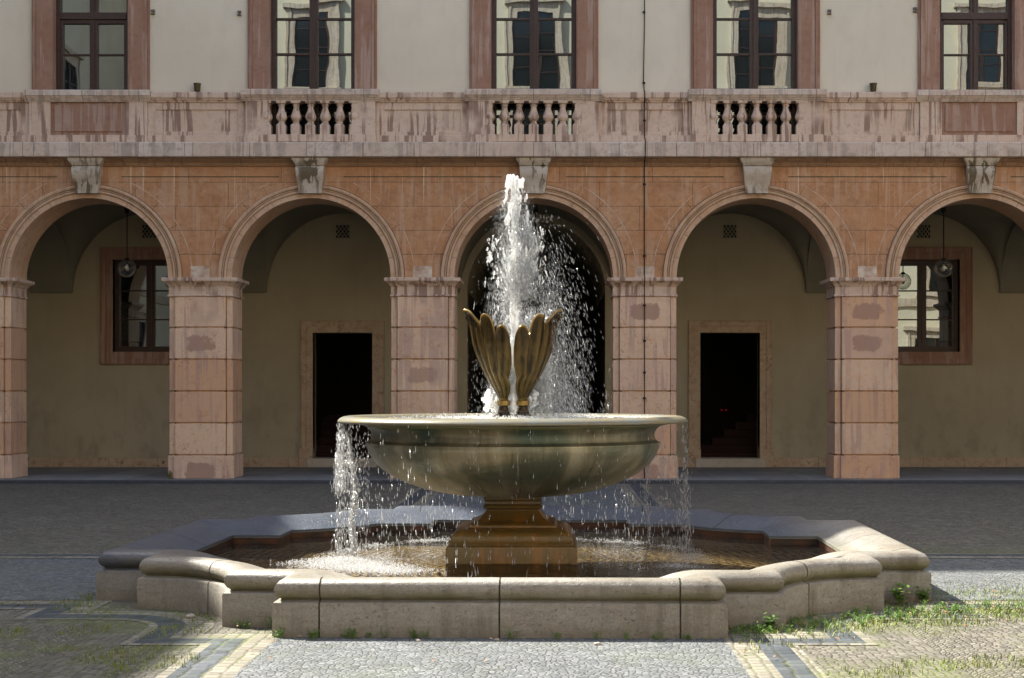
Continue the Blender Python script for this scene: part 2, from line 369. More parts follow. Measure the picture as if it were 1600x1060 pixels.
# pool and bowl water: clear water, tinted, with ripples
def water(name, tint, sc, st, dist):
    g = G(name)
    n1 = g.noise(sc, g.scale(1, 1, 0), det=3, dist=.5); n2 = g.noise(sc*3.3, g.scale(1, 1, 0), det=2)
    rr = g.math('SQRT', g.math('ADD', g.math('MULTIPLY', g.X, g.X), g.math('MULTIPLY', g.Y, g.Y)))
    rg = g.math('MULTIPLY', g.math('SINE', g.math('ADD', g.math('MULTIPLY', rr, 75.0), g.math('MULTIPLY', n1, 9.0))), .25)
    hn = g.bump(g.math('ADD', g.math('ADD', n1, g.math('MULTIPLY', n2, .45)), rg), st, dist)
    gl = g.n('BsdfGlossy', {'Color': (1, 1, 1), 'Roughness': .03, 'Normal': hn}); tr = g.n('BsdfTransparent', {'Color': tint})
    fr = g.n('Fresnel', {'IOR': 1.33, 'Normal': hn})
    ms = g.n('MixShader', {0: fr.outputs[0]}); g.t.links.new(tr.outputs[0], ms.inputs[1]); g.t.links.new(gl.outputs[0], ms.inputs[2])
    g.t.links.new(ms.outputs[0], g.out.inputs[0]); M[name] = g.m
water('pool_water', (.80, .74, .60), 5, .8, .05)
water('bowl_water', (.78, .84, .66), 9, .9, .03)
# aerated water: bright, scatters light forwards and back
def foam(name, glassy, al=.9):
    g = G(name)
    df = g.n('BsdfDiffuse', {'Color': (al, al, al)}); tl = g.n('BsdfTranslucent', {'Color': (al, al, al)})
    a = g.n('MixShader', {0: .5}); g.t.links.new(df.outputs[0], a.inputs[1]); g.t.links.new(tl.outputs[0], a.inputs[2])
    gl = g.n('BsdfGlossy', {'Color': (1, 1, 1), 'Roughness': .12}); tr = g.n('BsdfTransparent', {'Color': (.93, .95, .95)})
    b = g.n('MixShader', {0: .30}); g.t.links.new(tr.outputs[0], b.inputs[1]); g.t.links.new(gl.outputs[0], b.inputs[2])
    nn = g.noise(14, g.scale(1, 1, .6), det=4, rough=.6)
    f = g.ramp(nn, .40, .60, glassy*1.15, glassy*.3) if glassy < 1 else glassy
    ms = g.n('MixShader', {0: f}); g.t.links.new(a.outputs[0], ms.inputs[1]); g.t.links.new(b.outputs[0], ms.inputs[2])
    g.t.links.new(ms.outputs[0], g.out.inputs[0]); M[name] = g.m
foam('foam_white', .30, .80); foam('jet_water', .38, .88); foam('drop_water', .55, .50)

# ============================================================ THE SETTING: ground
def sheet(name, mat, polys, z, kind='structure'):
    mb = MB()
    for P in polys: mb.add([(x, y, z) for x, y in P], [tuple(range(len(P)))])
    o = mb.build(name, mat, weld=False)
    bm = bmesh.new(); bm.from_mesh(o.data)
    for f in bm.faces:
        if f.normal.z < 0: f.normal_flip()
    bmesh.ops.triangulate(bm, faces=bm.faces); bm.to_mesh(o.data); bm.free()
    return tag(o, kind=kind)
YF = 13.43; YK = YF-.55; YB = 17.33; BAY = 3.88
sheet('ground', M['cobble_fan'], [[(-120, -120), (120, -120), (120, 120), (-120, 120)]], 0)
# cross shaped walkway through the fountain
sheet('walkway', M['cobble_blue'], [[(-1.44, -22), (1.44, -22), (1.44, YK), (-1.44, YK)],
      [(-17, -1.40), (-1.44, -1.40), (-1.44, 1.40), (-17, 1.40)], [(1.44, -1.40), (21, -1.40), (21, 1.40), (1.44, 1.40)]], .004)
def quadpath(t):
    """border of a paved quadrant (SW one), t = distance into the quadrant"""
    a = 1.44+t; P = [(-a, -22), (-a, -3.0-t), (-1.95-t, -3.0-t)]
    rr = .83-t; c = 2.78
    for i in range(17): P.append((-c+rr*math.cos(R(90*i/16)), -c+rr*math.sin(R(90*i/16))))
    P += [(-3.0-t, -1.95-t), (-3.0-t, -a), (-17, -a)]
    return P
def band(name, mat, t0, t1, z):
    mb = MB(); A, B = quadpath(t0), quadpath(t1)
    for sx in (1, -1):
        for sy in (1, -1):
            rows = [[(x*sx, (y*sy if (sy > 0 or y > -20) else YK), z) for x, y in P] for P in (A, B)]
            mb.grid(rows)
    o = mb.build(name, mat)
    bm = bmesh.new(); bm.from_mesh(o.data)
    for f in bm.faces:
        if f.normal.z < 0: f.normal_flip()
    bm.to_mesh(o.data); bm.free()
    return tag(o, kind='structure')
band('cream_paving_stripe', M['cobble_cream'], 0, .18, .004)
band('dark_paving_band', M['cobble_dark'], .18, .37, .004)
band('cream_paving_line', M['cobble_cream'], .37, .43, .004)
mb = MB(); mb.box(-17, 21.2, YK+.16, YB+.4, -.3, .06); tag(mb.build('arcade_floor', M['floor_slab']), kind='structure')
mb = MB(); mb.box(-17, 21.2, YK, YK+.157, -.3, .057); tag(mb.build('kerb', M['kerb_dark'], bevel=.01), kind='structure')

# ============================================================ THE PALACE
pal = empty('palace_wing', (0, YF, 0), 'pale plastered palace wing with reddish stone arcade, balustrades and tall brown windows behind the fountain', 'building')
PIERS = [-13.58, -9.70, -5.82, -1.94, 1.94, 5.82, 9.70, 13.58, 17.46, 21.34]
BAYS = [-15.52, -11.64, -7.76, -3.88, 0, 3.88, 7.76, 11.64, 15.52, 19.4]
HW, HP, DP = .553, .44, .85           # half wall width, half pilaster width, pier depth
zc = [.06, .47, 1.027, 1.582, 2.139, 2.695, 3.245]
def pier_mesh():
    mb = MB()
    for i in range(6):
        a, b = zc[i], zc[i+1]; e = .022 if i == 0 else 0
        g0 = .014 if i else 0
        mb.box(-HP-e, HP+e, -e-.001*i, .20, a+g0, b-.014)
        mb.box(-HW-e, HW+e, .062-e, DP, a+g0, b-.014)
    mb.mi = 1
    for s in (-1, 1): mb.box(s*(HP+.001), s*(HP+.014), .0585, .075, .06, 3.235)  # dark strips painted in as shadow lines beside the pilaster
    mb.mi = 0
    mb.box(-HP+.035, HP-.035, .035, .19, .06, 3.24); mb.box(-HW+.035, HW-.035, .10, DP-.02, .06, 3.24)
    return mb
def capital_mesh():
    P = [(-HW, DP), (-HW, .047), (-HP, .047), (-HP, 0), (HP, 0), (HP, .047), (HW, .047), (HW, DP)]
    mb = MB()
    loft(mb, P, [(.0, 3.233), (.022, 3.238), (.026, 3.252), (.022, 3.266), (.006, 3.272), (.004, 3.28), (.004, 3.415), (.02, 3.42), (.02, 3.437), (.032, 3.44),
                 (.040, 3.455), (.058, 3.475), (.078, 3.488), (.082, 3.50), (.108, 3.503), (.110, 3.553), (.102, 3.562), (0, 3.566)])
    return mb
pm = cm = None
for x in PIERS:
    if pm is None:
        p = pier_mesh().build('pier', [M['stone_pier'], M['mortar_and_shade']], pal, bevel=.007, loc=(x, 0, 0)); pm = p
        c = capital_mesh().build('capital', M['stone_pink'], p, smooth=25, loc=(0, 0, 0)); cm = c
    else:
        p = part(pal, 'pier', pm, (x, 0, 0)); c = part(p, 'capital', cm, (0, 0, 0))
ZS = 3.566; RI = 1.385; ZT = 5.50
def arch_mesh():
    mb = MB(); n = 56
    prof = [(RI, .85), (RI, -.018), (1.472, -.018), (1.476, -.034), (1.492, -.046), (1.515, -.046), (1.528, -.030), (1.552, -.030), (1.562, -.052), (1.590, -.066), (1.618, -.060), (1.624, .004)]
    rows = [[(r*math.cos(math.pi*i/n), y, ZS+r*math.sin(math.pi*i/n)) for i in range(n+1)] for r, y in prof]
    mb.grid(rows, flip=False)
    ro = 1.62   # spandrel wall
    for i in range(n):
        a, b = math.pi*i/n, math.pi*(i+1)/n
        mb.add([(ro*math.cos(a), 0, ZS+ro*math.sin(a)), (ro*math.cos(b), 0, ZS+ro*math.sin(b)), (ro*math.cos(b), 0, ZT), (ro*math.cos(a), 0, ZT)], [(3, 2, 1, 0)])
    for s in (-1, 1):
        xs = sorted((s*ro, s*BAY/2)); mb.add([(xs[0], 0, ZS), (xs[1], 0, ZS), (xs[1], 0, ZT), (xs[0], 0, ZT)], [(0, 1, 2, 3)])
    mb.mi = 1   # pale mortar line round the voussoirs
    for a0, a1 in ((2, 66), (114, 178)):
        k = 22
        A = [R(a0+(a1-a0)*i/k) for i in range(k+1)]
        mb.grid([[(r*math.cos(a), -.003, ZS+r*math.sin(a)) for a in A] for r in (1.808, 1.799)], flip=True)
    mb.mi = 2   # fine radial joints
    for a in (14, 31, 47, 62, 118, 133, 149, 166):
        a = R(a); d = Vector((math.cos(a), 0, math.sin(a))); t = Vector((-math.sin(a), 0, math.cos(a)))*.003
        for r0, r1, y in ((1.63, 1.80, -.003), (RI, 1.47, -.021)):
            p = [d*r0-t, d*r1-t, d*r1+t, d*r0+t]
            mb.add([(v.x, y, v.z+ZS) for v in p], [(0, 1, 2, 3)])
    for ra, rb_, yy in ((1.473, 1.481, -.0355), (1.519, 1.526, -.048), (1.553, 1.561, -.054), (1.6245, 1.633, -.0035)):   # dark lines along the grooves of the archivolt
        A = [math.pi*i/48 for i in range(49)]
        mb.grid([[(r*math.cos(a), yy, ZS+r*math.sin(a)) for a in A] for r in (rb_, ra)], flip=True)
    # incised string line above the springers, running over each pier
    for s in (-1, 1):
        x0, x1 = sorted((s*.56, s*1.94)); mb.add([(x0, -.003, 5.316), (x1, -.003, 5.316), (x1, -.003, 5.331), (x0, -.003, 5.331)], [(0, 1, 2, 3)])
    mb.mi = 1   # pale stone at the foot of the spandrel
    for s in (-1, 1):
        x0, x1 = sorted((s*1.775, s*1.94)); mb.add([(x0, -.004, ZS), (x1, -.004, ZS), (x1, -.004, ZS+.20), (x0, -.004, ZS+.20)], [(0, 1, 2, 3)])
    return mb
def keystone_mesh():
    mb = MB()
    # cap moulding
    def sec(w, y, z): return [(-w, .05, z), (-w, y, z), (w, y, z), (w, .05, z)]
    rows = [sec(.235, -.14, 5.49), sec(.25, -.19, 5.50), sec(.255, -.20, 5.53), sec(.285, -.225, 5.56), (sec(.305, -.235, 5.60)), sec(.315, -.235, 5.626)]
    mb.grid(rows, closed=True); mb.cap(rows[-1]); mb.cap(rows[0], True)
    prof = [(5.49, .245, -.175), (5.44, .245, -.215), (5.38, .240, -.225), (5.30, .230, -.20), (5.22, .220, -.165), (5.14, .208, -.145), (5.06, .197, -.14), (5.02, .192, -.14)]
    rows = [sec(w, y, z) for z, w, y in prof]
    mb.grid(rows, closed=True, flip=True); mb.cap(rows[0]); mb.cap(rows[-1], True)
    return mb
am = km = None
stone('stone_keystone', (.46, .38, .29), (.55, .47, .38), (.33, .25, .17), streak=(.12, .09, .05), sw=.95)
for x in BAYS:
    if am is None:
        am = arch_mesh().build('arch', [M['stone_arch'], M['mortar'], M['mortar_and_shade'], M['stone_orange']], pal, smooth=25, loc=(x, 0, 0))
        # spandrel faces use the ashlar material
        for f in am.data.polygons:
            if f.material_index == 0 and abs(f.normal.y) > .9 and abs(f.center.y) < 1e-4: f.material_index = 3
        km = keystone_mesh().build('keystone', M['stone_keystone'], pal, smooth=30, loc=(x, 0, 0), weld=False)
    else:
        part(pal, 'arch', am, (x, 0, 0)); part(pal, 'keystone', km, (x, 0, 0))
# cornice moulding and slab
def rail(mb, x0, x1, prof):
    """prof: list of (y,z) seen from the side, extruded along X with end faces"""
    rows = [[(x, YF+y, z) for y, z in prof] for x in (x0, x1)]
    mb.grid(rows, flip=True); mb.cap(rows[0], True); mb.cap(rows[-1])
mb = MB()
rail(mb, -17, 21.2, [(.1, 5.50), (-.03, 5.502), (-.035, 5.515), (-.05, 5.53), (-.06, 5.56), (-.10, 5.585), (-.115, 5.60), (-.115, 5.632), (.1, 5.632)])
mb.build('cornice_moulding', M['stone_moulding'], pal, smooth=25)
mb = MB()
cuts = [-17.0]
while cuts[-1] < 21.2: cuts.append(min(21.2, cuts[-1]+rnd.uniform(.75, 1.35)))
for a, b in zip(cuts[:-1], cuts[1:]):
    dy = rnd.uniform(-.004, .004)
    rail(mb, a+.004, b-.004, [(.8, 5.634), (-.275+dy, 5.634), (-.285+dy, 5.642), (-.285+dy, 5.87), (-.27+dy, 5.888), (.8, 5.888)])
mb.build('cornice', M['stone_cornice'], pal, bevel=.006)

# parapet: balustrades, pedestals and sunken panels
ZP0, ZP1, ZR0, ZR1 = 5.89, 6.04, 6.62, 6.815
WIN = [(-11.64, 0), (-7.76, 0), (-3.88, 1), (0, 1), (3.88, 1), (7.76, 0), (11.64, 0)]
def frame_panel(mb, x0, x1, y, z0, z1, px0, px1, pz0, pz1, dep):
    """slab front at y with a sunken field"""
    mb.box(x0, px0, y, y+.1, z0, z1); mb.box(px1, x1, y, y+.1, z0, z1)
    mb.box(px0, px1, y+.0005, y+.1, z0, pz0); mb.box(px0, px1, y+.0005, y+.1, pz1, z1)
    mb.box(px0-.01, px1+.01, y+dep, y+.11, pz0-.01, pz1+.01)
bprof = [(.083, .40), (.083, .395), (.085, .205)]
def baluster_mesh():
    mb = MB(); H = ZR0-ZP1
    mb.box(-.083, .083, -.083, .083, 0, .165)
    mb.add([(-.083,-.083,.165),(.083,-.083,.165),(.083,.083,.165),(-.083,.083,.165),(-.045,-.045,.20),(.045,-.045,.20),(.045,.045,.20),(-.045,.045,.20)],
           [(0,1,5,4),(1,2,6,5),(2,3,7,6),(3,0,4,7)])
    mb.lathe([(.048, .195), (.06, .205), (.06, .222), (.045, .23), (.055, .24), (.078, .262), (.093, .29), (.095, .315), (.087, .35), (.068, .395), (.053, .44), (.046, .485), (.048, .495), (.062, .502), (.062, .515), (.046, .522), (.05, .532), (.072, .545), (.076, .55)], n=20)
    mb.box(-.082, .082, -.082, .082, .548, H+.001)
    return mb
bal0 = None
railprof = [(.12, ZR0), (-.075, ZR0+.001), (-.08, ZR0+.02), (-.095, ZR0+.03), (-.105, ZR0+.055), (-.125, ZR0+.062), (-.13, ZR0+.085), (-.155, ZR0+.095), (-.155, ZR1-.012), (-.145, ZR1), (.3, ZR1)]
for cx, kind in WIN:
    hin, hout = (.745, 1.13) if kind else (.655, 1.03)
    hr = hout+.065
    b = MB()
    if kind:
        # bottom rail on feet, pedestals
        b.box(cx-hin-.02, cx+hin+.02, YF-.155, YF+.03, ZP0+.022, ZP1)
        for fx in (-.62, -.21, .21, .62): b.box(cx+fx-.13, cx+fx+.13, YF-.145, YF+.02, ZP0, ZP0+.023)
        for s in (-1, 1):
            b.box(cx+s*(hin-.025), cx+s*hout, YF-.135, YF+.14, ZP1, ZR0); b.box(cx+s*(hin-.03), cx+s*(hout+.015), YF-.17, YF+.14, ZP0, ZP1-.002)
        bo = b.build('balustrade', M['stone_pink'], pal, bevel=.006)
        for k in range(-3, 4):
            x = k*.2535
            if bal0 is None: bal0 = baluster_mesh().build('baluster', M['stone_pink'], bo, smooth=35, loc=tuple(Vector((cx+x, YF-.065, ZP1))+Vector((0, 0, 0))))
            else: part(bo, 'baluster', bal0, (cx+x, YF-.065, ZP1))
        rb = MB(); rail(rb, cx-hr, cx+hr, [(y-.07 if y < 0 else y, z) for y, z in railprof]); rb.build('handrail', M['stone_cornice'], bo, smooth=25).location = (0, 0, 0)
    else:
        b.box(cx-hout-.015, cx+hout+.015, YF-.10, YF+.14, ZP0, ZP1-.002)
        for s in (-1, 1): b.box(cx+s*(hin-.0), cx+s*hout, YF-.065, YF+.14, ZP1, ZR0)
        b.mi = 1; frame_panel(b, cx-hin+.003, cx+hin-.003, YF-.03, ZP1, ZR0, cx-hin+.07, cx+hin-.07, ZP1+.075, ZR0-.06, -.022)
        bo = b.build('parapet_panel', [M['stone_pink'], M['stone_red']], pal, bevel=.006)
        rb = MB(); rail(rb, cx-hr, cx+hr, railprof); rb.build('window_sill', M['stone_cornice'], bo, smooth=25).location = (0, 0, 0)
for i in range(len(WIN)-1):
    (c0, k0), (c1, k1) = WIN[i], WIN[i+1]
    x0 = c0+(1.13 if k0 else 1.03); x1 = c1-(1.13 if k1 else 1.03)
    b = MB()
    b.box(x0+.002, x1-.002, YF-.055, YF+.14, ZP0, ZP1-.004)
    frame_panel(b, x0+.002, x1-.002, YF-.02, ZP1-.004, ZR0, x0+.14, x1-.15, ZP1+.07, ZR0-.13, .022)
    rail(b, x0+.066, x1-.066, [(y+.05, z-.03) if z > ZR0+.01 else (y+.05, z) for y, z in railprof])
    b.build('parapet_panel', M['stone_pink'], pal, bevel=.005)

# upper wall: plaster strips between the windows; a deep mass behind
ZW1 = 10.2; HN = 24.3
YW = YF+.13
mb = MB()
xs = [-17.0]
for cx, kind in WIN:
    h = .745 if kind else .655
    xs += [cx-h-.1, cx+h+.1]
xs.append(21.2)
for i in range(0, len(xs), 2): mb.box(xs[i], xs[i+1], YW, YF+.60, ZP0-.03, ZW1)
for i in range(1, len(xs)-1, 2): mb.box(xs[i], xs[i+1], YW+.002, YF+.60, 9.55, ZW1-.001)
mb.box(-17, 21.2, YW+.001, YF+.60, ZW1, HN-.5)
mb.box(-17, 21.2, YF+.602, 36, 5.66, HN-.2)
mb.build('wall', M['plaster_pale'], pal)
mb = MB(); rail(mb, -17, 21.2, [(.2, HN-.6), (0, HN-.6), (-.1, HN-.4), (-.35, HN-.2), (-.4, HN), (.2, HN)])
mb.build('eaves', M['stone_cornice'], pal)
mb = MB(); mb.add([(-17, YF-.4, HN), (21.2, YF-.4, HN), (21.2, 25, HN+3.5), (-17, 25, HN+3.5), (21.2, 36.5, HN), (-17, 36.5, HN)], [(0, 1, 2, 3), (3, 2, 4, 5), (1, 4, 2), (0, 3, 5)])
mb.build('roof', M['roof_tile'], pal)

for cx, kind in WIN:
    hin, hout = (.745, 1.13) if kind else (.655, 1.03)
    z0 = ZP1-.1 if kind else ZR1-.02; z1 = 9.5
    s_ = MB()
    for s in (-1, 1):
        def bb(a, b_, y0, zz0=ZR1-.05, zz1=9.9): s_.box(cx+s*a, cx+s*b_, YF+y0, YF+.40, zz0, zz1)
        bb(hin, hin+.30, .06); bb(hin+.30, hin+.34, .035); bb(hin+.34, hout, .075)
        s_.box(cx+s*(hin+.02), cx+s*(hin+.30), YF+.052, YF+.07, ZR1, 9.85)
        if kind: s_.box(cx+s*hin, cx+s*(hin+.36), YF+.141, YF+.40, ZP0, ZR1-.05)
    s_.box(cx-hin+.002, cx+hin-.002, YF+.06, YF+.40, 9.55, 9.9)
    so = s_.build('window_surround', M['stone_red'], pal, bevel=.006)
    f = MB(); yg = YF+.30   # glass plane
    zb = ZP0+.02 if kind else ZR1-.02
    if kind:
        for s in (-1, 1): f.box(cx+s*(hin-.085), cx+s*(hin-.001), yg-.06, yg+.05, zb, 9.52); f.box(cx+s*.018, cx+s*.075, yg-.05, yg+.03, zb+.04, 9.50)
        f.box(cx-.02, cx+.02, yg-.075, yg+.03, zb+.04, 9.50)
        for z in (6.90, 7.525, 8.145, 8.77): f.box(cx-hin+.08, cx+hin-.08, yg-.03, yg+.03, z-.018, z+.018)
        f.box(cx-hin+.08, cx+hin-.08, yg-.055, yg+.03, zb, zb+.12)
        f.box(cx-hin+.08, cx+hin-.08, yg-.045, yg+.03, 6.86, 6.90)
        f.box(cx-hin+.08, cx+hin-.08, yg-.045, yg+.03, zb+.5, zb+.54)
    else:
        for s in (-1, 1): f.box(cx+s*(hin-.07), cx+s*(hin-.001), yg-.06, yg+.05, zb, 9.52); f.box(cx+s*(hin-.12), cx+s*(hin-.07), yg-.04, yg+.03, zb+.05, 8.12); f.box(cx+s*.02, cx+s*.07, yg-.04, yg+.03, zb+.05, 9.5)
        f.box(cx-.021, cx+.021, yg-.06, yg+.03, zb+.05, 9.5)
        f.box(cx-hin+.07, cx+hin-.07, yg-.055, yg+.03, zb, zb+.10)
        f.box(cx-hin+.07, cx+hin-.07, yg-.075, yg+.03, 8.13, 8.25); f.box(cx-hin+.12, cx+hin-.12, yg-.041, yg+.03, 8.06, 8.13)
        f.box(cx-hin+.07, cx+hin-.07, yg-.025, yg+.03, 7.50, 7.53); f.box(cx-hin+.07, cx+hin-.07, yg-.025, yg+.03, 8.86, 8.89)
    wo = f.build('window', M['wood_brown'], pal, bevel=.004)
    zz = [zb+.1, 6.88, 7.525, 8.145, 8.77, 9.5] if kind else [zb+.08, 7.515, 8.19, 8.87, 9.5]
    for s in (-1, 1):
        for a, b2 in zip(zz[:-1], zz[1:]):
            # each old pane hangs a touch differently in its frame
            tx, tz = rnd.uniform(-.0025, .0025), rnd.uniform(-.0025, .0025)
            x0, x1 = sorted((cx+s*.03, cx+s*(hin-.03))); pmb = MB(); w2, h2 = (x1-x0)/2, (b2-a)/2
            pmb.add([(x0, yg+.01+tx*w2-tz*h2, a), (x1, yg+.01-tx*w2-tz*h2, a), (x1, yg+.01-tx*w2+tz*h2, b2), (x0, yg+.01+tx*w2+tz*h2, b2)], [(0, 1, 2, 3)])
            pmb.build('pane', M['window_glass'], wo).location = (0, 0, 0)
    # dark sheet standing in for the unlit room behind the panes
    rm = MB(); rm.box(cx-hin, cx+hin, yg+.06, yg+.08, ZP0, 9.55); rm.build('room_dark_sheet', M['room_dark'], wo).location = (0, 0, 0)
# hooks
for px, pz in ((-6.67, 8.24), (-5.16, 8.22), (5.18, 8.24), (6.68, 8.28)):
    h = MB(); h.box(px-.03, px+.03, YW-.05, YW+.01, pz-.008, pz+.026); h.tube([(px+.01, YW-.04, pz-.02), (px+.01, YW-.04, pz-.045), (px-.02, YW-.04, pz-.05)], .012)
    h.box(px-.035, px+.03, YW-.045, YW+.01, pz-.055, pz-.035)
    h.build('wall_hook', M['hook_metal'], pal)

# arcade interior: back wall with doors, windows and the passage arch
def wall_with_holes():
    mb = MB(); y0, y1, z0, z1 = YB, YB+.4, .06, 5.66
    X = [-17.0]
    for c in (-7.76, -3.88, 0, 3.88, 7.76, ): X += {0: [-1.385, 1.385]}.get(c, [c-(.72 if abs(c) > 5 else .595), c+(.72 if abs(c) > 5 else .595)])
    X.append(21.2)
    for i in range(0, len(X), 2): mb.box(X[i], X[i+1], y0, y1, z0, z1)
    for c in (-7.76, 7.76): mb.box(c-.72, c+.72, y0, y1, z0, 2.37); mb.box(c-.72, c+.72, y0, y1, 4.215, z1)
    for c in (-3.88, 3.88): mb.box(c-.595, c+.595, y0, y1, 2.75, z1)
    n = 40; r = 1.385; zs = 3.585
    for i in range(n):
        a, b = math.pi*i/n, math.pi*(i+1)/n
        for y, fl in ((y0, True),):
            mb.add([(r*math.cos(a), y, zs+r*math.sin(a)), (r*math.cos(b), y, zs+r*math.sin(b)), (r*math.cos(b), y, z1), (r*math.cos(a), y, z1)], [(3, 2, 1, 0)])
        mb.add([(r*math.cos(a), y0, zs+r*math.sin(a)), (r*math.cos(b), y0, zs+r*math.sin(b)), (r*math.cos(b), YB+9, zs+r*math.sin(b)), (r*math.cos(a), YB+9, zs+r*math.sin(a))], [(0, 1, 2, 3)])
    return mb
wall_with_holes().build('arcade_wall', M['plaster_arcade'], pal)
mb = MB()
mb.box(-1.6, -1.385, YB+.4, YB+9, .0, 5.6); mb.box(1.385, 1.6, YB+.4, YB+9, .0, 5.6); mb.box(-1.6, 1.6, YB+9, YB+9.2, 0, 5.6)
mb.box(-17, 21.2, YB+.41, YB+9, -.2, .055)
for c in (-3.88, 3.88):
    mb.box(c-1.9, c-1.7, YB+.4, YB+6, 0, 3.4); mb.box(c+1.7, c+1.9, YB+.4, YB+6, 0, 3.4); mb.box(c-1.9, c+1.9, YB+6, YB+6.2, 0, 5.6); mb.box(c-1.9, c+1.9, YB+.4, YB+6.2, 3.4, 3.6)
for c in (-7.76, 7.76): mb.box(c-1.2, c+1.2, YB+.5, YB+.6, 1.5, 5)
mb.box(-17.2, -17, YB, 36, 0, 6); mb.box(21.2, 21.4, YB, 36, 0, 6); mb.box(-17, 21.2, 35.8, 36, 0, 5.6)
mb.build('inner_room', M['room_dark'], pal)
for c, s in ((-3.88, -1), (3.88, 1)):
    mb = MB()
    for k in range(6):
        mb.box(c-.75+(.28*k if s > 0 else 0), c+1.2, YB+1.0+.3*k, YB+1.32+.3*k, .06, .30+.155*k)
    mb.build('staircase', M['stone_stair'], pal, bevel=.01)
# little red signal lamps deep in the right-hand doorway
simple_g = G('red_lamp'); simple_g.set(simple_g.b.inputs['Base Color'], (.3, .01, .01)); simple_g.set(simple_g.b.inputs['Emission Color'], (1, .02, .02)); simple_g.set(simple_g.b.inputs['Emission Strength'], .045); M['red_lamp'] = simple_g.m
mb = MB()
for x in (3.98, 4.08): mb.lathe([(.0, -.018), (.014, -.012), (.018, 0), (.014, .012), (.0, .018)], (x, YB+2.4, 1.17), 8)
mb.build('signal_lamp', M['red_lamp'], pal, smooth=180)

def surround(name, c, hin, z0, z1, w, mat, foot=False):
    mb = MB(); zo = z1+w
    for s in (-1, 1):
        a0 = z0 if foot else z0-w
        mb.box(c+s*hin, c+s*(hin+w*.55), YB-.035, YB+.28, a0, zo-w*.45); mb.box(c+s*(hin+w*.55), c+s*(hin+w*.92), YB-.050, YB+.02, a0, zo); mb.box(c+s*(hin+w*.92), c+s*(hin+w), YB-.062, YB+.02, a0, zo+.001)
        if foot: mb.box(c+s*(hin-.006), c+s*(hin+w+.03), YB-.075, YB+.28, .06, .44)
    mb.box(c-hin-.001, c+hin+.001, YB-.034, YB+.28, z1, zo-w*.45); mb.box(c-hin-w*.55, c+hin+w*.55, YB-.051, YB+.02, zo-w*.45, zo-w*.08); mb.box(c-hin-w*.92, c+hin+w*.92, YB-.063, YB+.02, zo-w*.08, zo)
    if not foot:
        zi = z0-w; mb.box(c-hin, c+hin, YB-.034, YB+.28, zi+w*.45, z0); mb.box(c-hin-w*.55, c+hin+w*.55, YB-.0512, YB+.02, zi+w*.08, zi+w*.45); mb.box(c-hin-w, c+hin+w, YB-.064, YB+.02, zi, zi+w*.08)
    return mb.build(name, mat, pal, bevel=.004)
for c in (-3.88, 3.88):
    surround('door_surround', c, .595, .06, 2.75, .24, M['stone_marble'], True)
    mb = MB(); mb.box(c-.70, c+.70, YB-.11, YB+.5, .058, .235); mb.build('threshold', M['stone_step'], pal, bevel=.012)
for c in (-7.76, 7.76):
    surround('window_surround', c, .72, 2.37, 4.215, .25, M['stone_red'])
    f = MB(); yg = YB+.16; hin = .72
    for s in (-1, 1): f.box(c+s*(hin-.10), c+s*hin, yg-.05, yg+.06, 2.37, 4.215); f.box(c+s*.02, c+s*.085, yg-.045, yg+.04, 2.42, 4.17)
    f.box(c-.021, c+.021, yg-.06, yg+.04, 2.42, 4.17)
    for z in (2.43, 4.165): f.box(c-hin, c+hin, yg-.047, yg+.05, z-.06, z+.05)
    for z in (3.02, 3.60): f.box(c-hin+.08, c+hin-.08, yg-.02, yg+.03, z-.014, z+.014)
    wo = f.build('window', M['wood_brown'], pal, bevel=.004)
    for s in (-1, 1):
        for a, b2 in ((2.45, 3.02), (3.02, 3.6), (3.6, 4.15)):
            x0, x1 = sorted((c+s*.05, c+s*(hin-.07))); ty = rnd.uniform(-.002, .002); pmb = MB()
            pmb.add([(x0, yg+ty, a), (x1, yg-ty, a), (x1, yg-ty, b2), (x0, yg+ty, b2)], [(0, 1, 2, 3)]); pmb.build('pane', M['window_glass'], wo).location = (0, 0, 0)
# skirting
mb = MB()
X = [-17, -3.88-.87, -3.88+.87, -1.385, 1.385, 3.88-.87, 3.88+.87, 21.2]
for i in range(0, len(X), 2):
    x = X[i]
    while x < X[i+1]-.05:
        e = min(X[i+1], x+rnd.uniform(.75, 1.1)); mb.box(x+.004, e-.004, YB-.03, YB+.02, .06, .245); x = e
    mb.build('skirting', M['stone_marble'], pal, bevel=.004); mb = MB()
# lattice vents
for c in (-7.76, -3.88, 3.88, 7.76):
    mb = MB(); z = 4.78; h = .13
    for s in (-1, 1): mb.box(c+s*h, c+s*(h+.025), YB-.02, YB+.03, z-h-.025, z+h+.025); mb.box(c-h, c+h, YB-.019, YB+.03, z+s*h, z+s*(h+.025))
    for k in range(-3, 4):
        for s in (-1, 1):
            # diagonal bars clipped to the opening
            o_ = k*.075; pts = []
            for t in (-1, 1):
                x = t*h; zz_ = s*(x*1.35-o_*1.35)
                if abs(zz_) > h: zz_ = math.copysign(h, zz_); x = s*zz_/1.35+o_
                pts.append((c+x, YB-.012, z+zz_))
            if abs(pts[0][0]-pts[1][0]) > .01: mb.tube(pts, .008, 4)
    lo = mb.build('vent_grille', M['plaster_arcade'], pal)
    b2 = MB(); b2.box(c-h, c+h, YB-.006, YB-.002, z-h, z+h); b2.build('vent_opening', M['dark_metal'], lo).location = (0, 0, 0)
